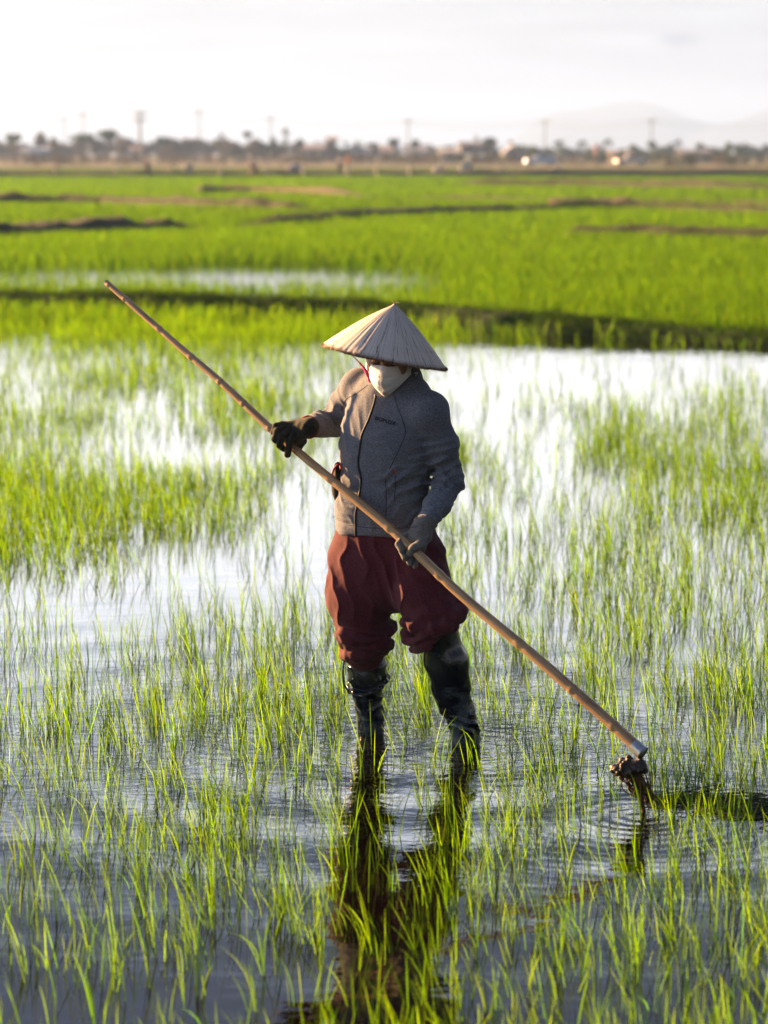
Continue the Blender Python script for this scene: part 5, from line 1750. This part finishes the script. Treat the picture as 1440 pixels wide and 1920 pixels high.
# pale bags and little things on the far strip
def sack(px, py, w_, h_, Y, c, label):
    p_ = P(px, py, Y); z0 = .06
    F_ = SDF(np.array((p_[0] - w_, Y - .5, z0 - .1)), np.array((p_[0] + w_, Y + .5, z0 + h_ + .3)), max(.03, w_ / 14))
    F_.ell((p_[0], Y, z0 + h_ * .42), (w_ / 2, .3, h_ / 2), None, .03)
    F_.ell((p_[0] + w_ * .12, Y, z0 + h_ * .8), (w_ / 5, .15, h_ / 5), None, .08)
    e = thing('sack', (p_[0], Y, z0), label, 'sack')
    F_.displace(lambda p: .04 * vnoise(p / .25, 91), .1)
    obj('cloth', F_.mesh('cloth'), mat('sack_cloth', tuple(v_ * .6 for v_ in c), .9, .1, 2), e)
    mb = MB(); mb.tube([(p_[0] + w_ * .12, Y, z0 + h_ * .86), (p_[0] + w_ * .14, Y, z0 + h_ * 1.05)], [w_ * .07, w_ * .13], 8); mb.build('tied_neck', mat('sack_neck', c, .9), e)
sack(353, 308, 1.0, .9, 240, (.68, .62, .50), 'pale cream sack lying in the scrub above the distant field, left of centre')
sack(553, 306, 1.7, .8, 250, (.66, .58, .62), 'pale lilac-white bundle lying in the scrub above the stooping worker')
sack(873, 316, 1.3, 1.2, 215, (.68, .70, .62), 'pale sack standing in the far strip below the brown house')
sack(822, 322, 1.0, .9, 195, (.62, .62, .52), 'small pale sack at the field edge left of the brown house')
sack(934, 322, 1.5, .6, 200, (.60, .58, .45), 'low pale heap at the field edge right of the brown house')
sack(1041, 324, 1.5, .8, 200, (.66, .64, .42), 'pale yellow sack at the field edge under the first palm')

# cars with lit lamps
def car(px, py, Y, col, heading, lampc, label, lamp_px):
    g_ = P(px, py, Y); x, z0 = g_[0], 0.1
    e = thing('parked_car', (x, Y, z0), label, 'car')
    L_, Wd, = 4.2, 1.75
    prof = [(-2.1, .35), (-2.1, .85), (-1.7, 1.0), (-1.25, 1.42), (.45, 1.45), (1.1, 1.0), (1.95, .86), (2.1, .6), (2.1, .35)]
    prof = [(a * heading, b) for a, b in prof]
    n_p = len(prof)
    V_ = [(x + a, Y - Wd / 2 * (1 if b < 1.1 else .86), z0 + b) for a, b in prof] + [(x + a, Y + Wd / 2 * (1 if b < 1.1 else .86), z0 + b) for a, b in prof]
    me = bpy.data.meshes.new('body'); me.from_pydata(V_, [], [list(range(n_p)), list(range(2 * n_p - 1, n_p - 1, -1))] + [[k, k + n_p, (k + 1) % n_p + n_p, (k + 1) % n_p] for k in range(n_p)])
    obj('body', me, mat('car_paint', col, .3, .05, spec=.5), e)
    for xw in (-.75, .1):
        mb = MB(); mb.box((x + xw * heading, Y - Wd / 2 * .93 - .01, z0 + 1.18), (.72, .05, .32)); mb.build('window', mat('car_glass', (.03, .035, .04), .1), e)
    for xw in (-1.3, 1.3):
        for yy in (-1, 1):
            a_ = np.linspace(0, 2 * pi, 2)
            mb = MB(); mb.tube([(x + xw, Y + yy * (Wd / 2 - .2), z0 + .32), (x + xw, Y + yy * (Wd / 2 + .02), z0 + .32)], .32, 16); w_o = mb.build('wheel', mat('tyre', (.02, .02, .02), .8), e)
            mb = MB(); mb.tube([(x + xw, Y + yy * (Wd / 2), z0 + .32), (x + xw, Y + yy * (Wd / 2 + .035), z0 + .32)], .17, 12); mb.build('rim', M_METAL, w_o)
    ml, t, out = mat_new('lit_lamp')
    em = t.n('ShaderNodeEmission'); em.inputs[0].default_value = lampc; em.inputs[1].default_value = 1.6
    t.l(em.outputs[0], out.inputs[0])
    for sg in (-.62, .62):
        mb = MB(); mb.tube([(x + 2.05 * heading, Y + sg, z0 + .7), (x + 2.16 * heading, Y + sg - .02, z0 + .7)], .15 + .05 * lamp_px, 12); mb.build('headlight', ml, e)
car(1014, 296, 330, (.45, .55, .72), -1, (1, .72, .5, 1), 'pale blue car with a glowing warm headlight at the far road right of centre', 1.6)
car(1184, 294, 330, (.55, .50, .42), -1, (1, .55, .3, 1), 'beige car with an orange glowing headlight near the third palm', 1.4)

# faint mountains
def mountain(pts, Y, depth):
    prof = smooth_curve([(P(a, 285, Y)[0], P(a, b, Y)[2], 0) for a, b in pts], 90)
    V_, F_ = [], []
    for k, (x, z, _) in enumerate(prof):
        z = max(z, 1) + 1.2 * vnoise(np.array([[x / 60., 0, 0]]), 95)[0]
        V_ += [(x, Y - depth, -.5), (x, Y - depth * .35, z * .62), (x, Y, z), (x, Y + depth * .8, -.5)]
    V_ = np.array(V_); n = len(prof)
    i = np.arange(n - 1)[:, None] * 4 + np.arange(3)[None, :]
    F_ = np.stack([i, i + 4, i + 5, i + 1], -1).reshape(-1, 4)
    o = obj('mountain', mesh_np('mountain', V_, F_, True), mat('mountain_forest', (.05, .08, .10), .95, scale=.01))
    o['kind'] = 'structure'
mountain([(960, 262), (1000, 232), (1040, 210), (1100, 203), (1160, 192), (1210, 192), (1255, 206), (1290, 222), (1340, 234), (1400, 250), (1480, 280)], 6000, 500)
mountain([(1270, 270), (1330, 240), (1380, 226), (1440, 204), (1520, 186), (1650, 180), (1800, 190), (1950, 210)], 5700, 400)

# ------------------------------------------------------------------ haze
def haze():
    mb = MB()
    mb.box((0, 4400, 81.5), (13000, 9200, 165.5))
    m, t, out = mat_new('haze')
    v = t.n('ShaderNodeVolumePrincipled')
    v.inputs['Color'].default_value = (.29, .46, .84, 1)
    v.inputs['Density'].default_value = .00036
    v.inputs['Anisotropy'].default_value = .2
    t.l(v.outputs[0], out.inputs['Volume'])
    o = mb.build('haze', m)
    o['kind'] = 'stuff'
haze()
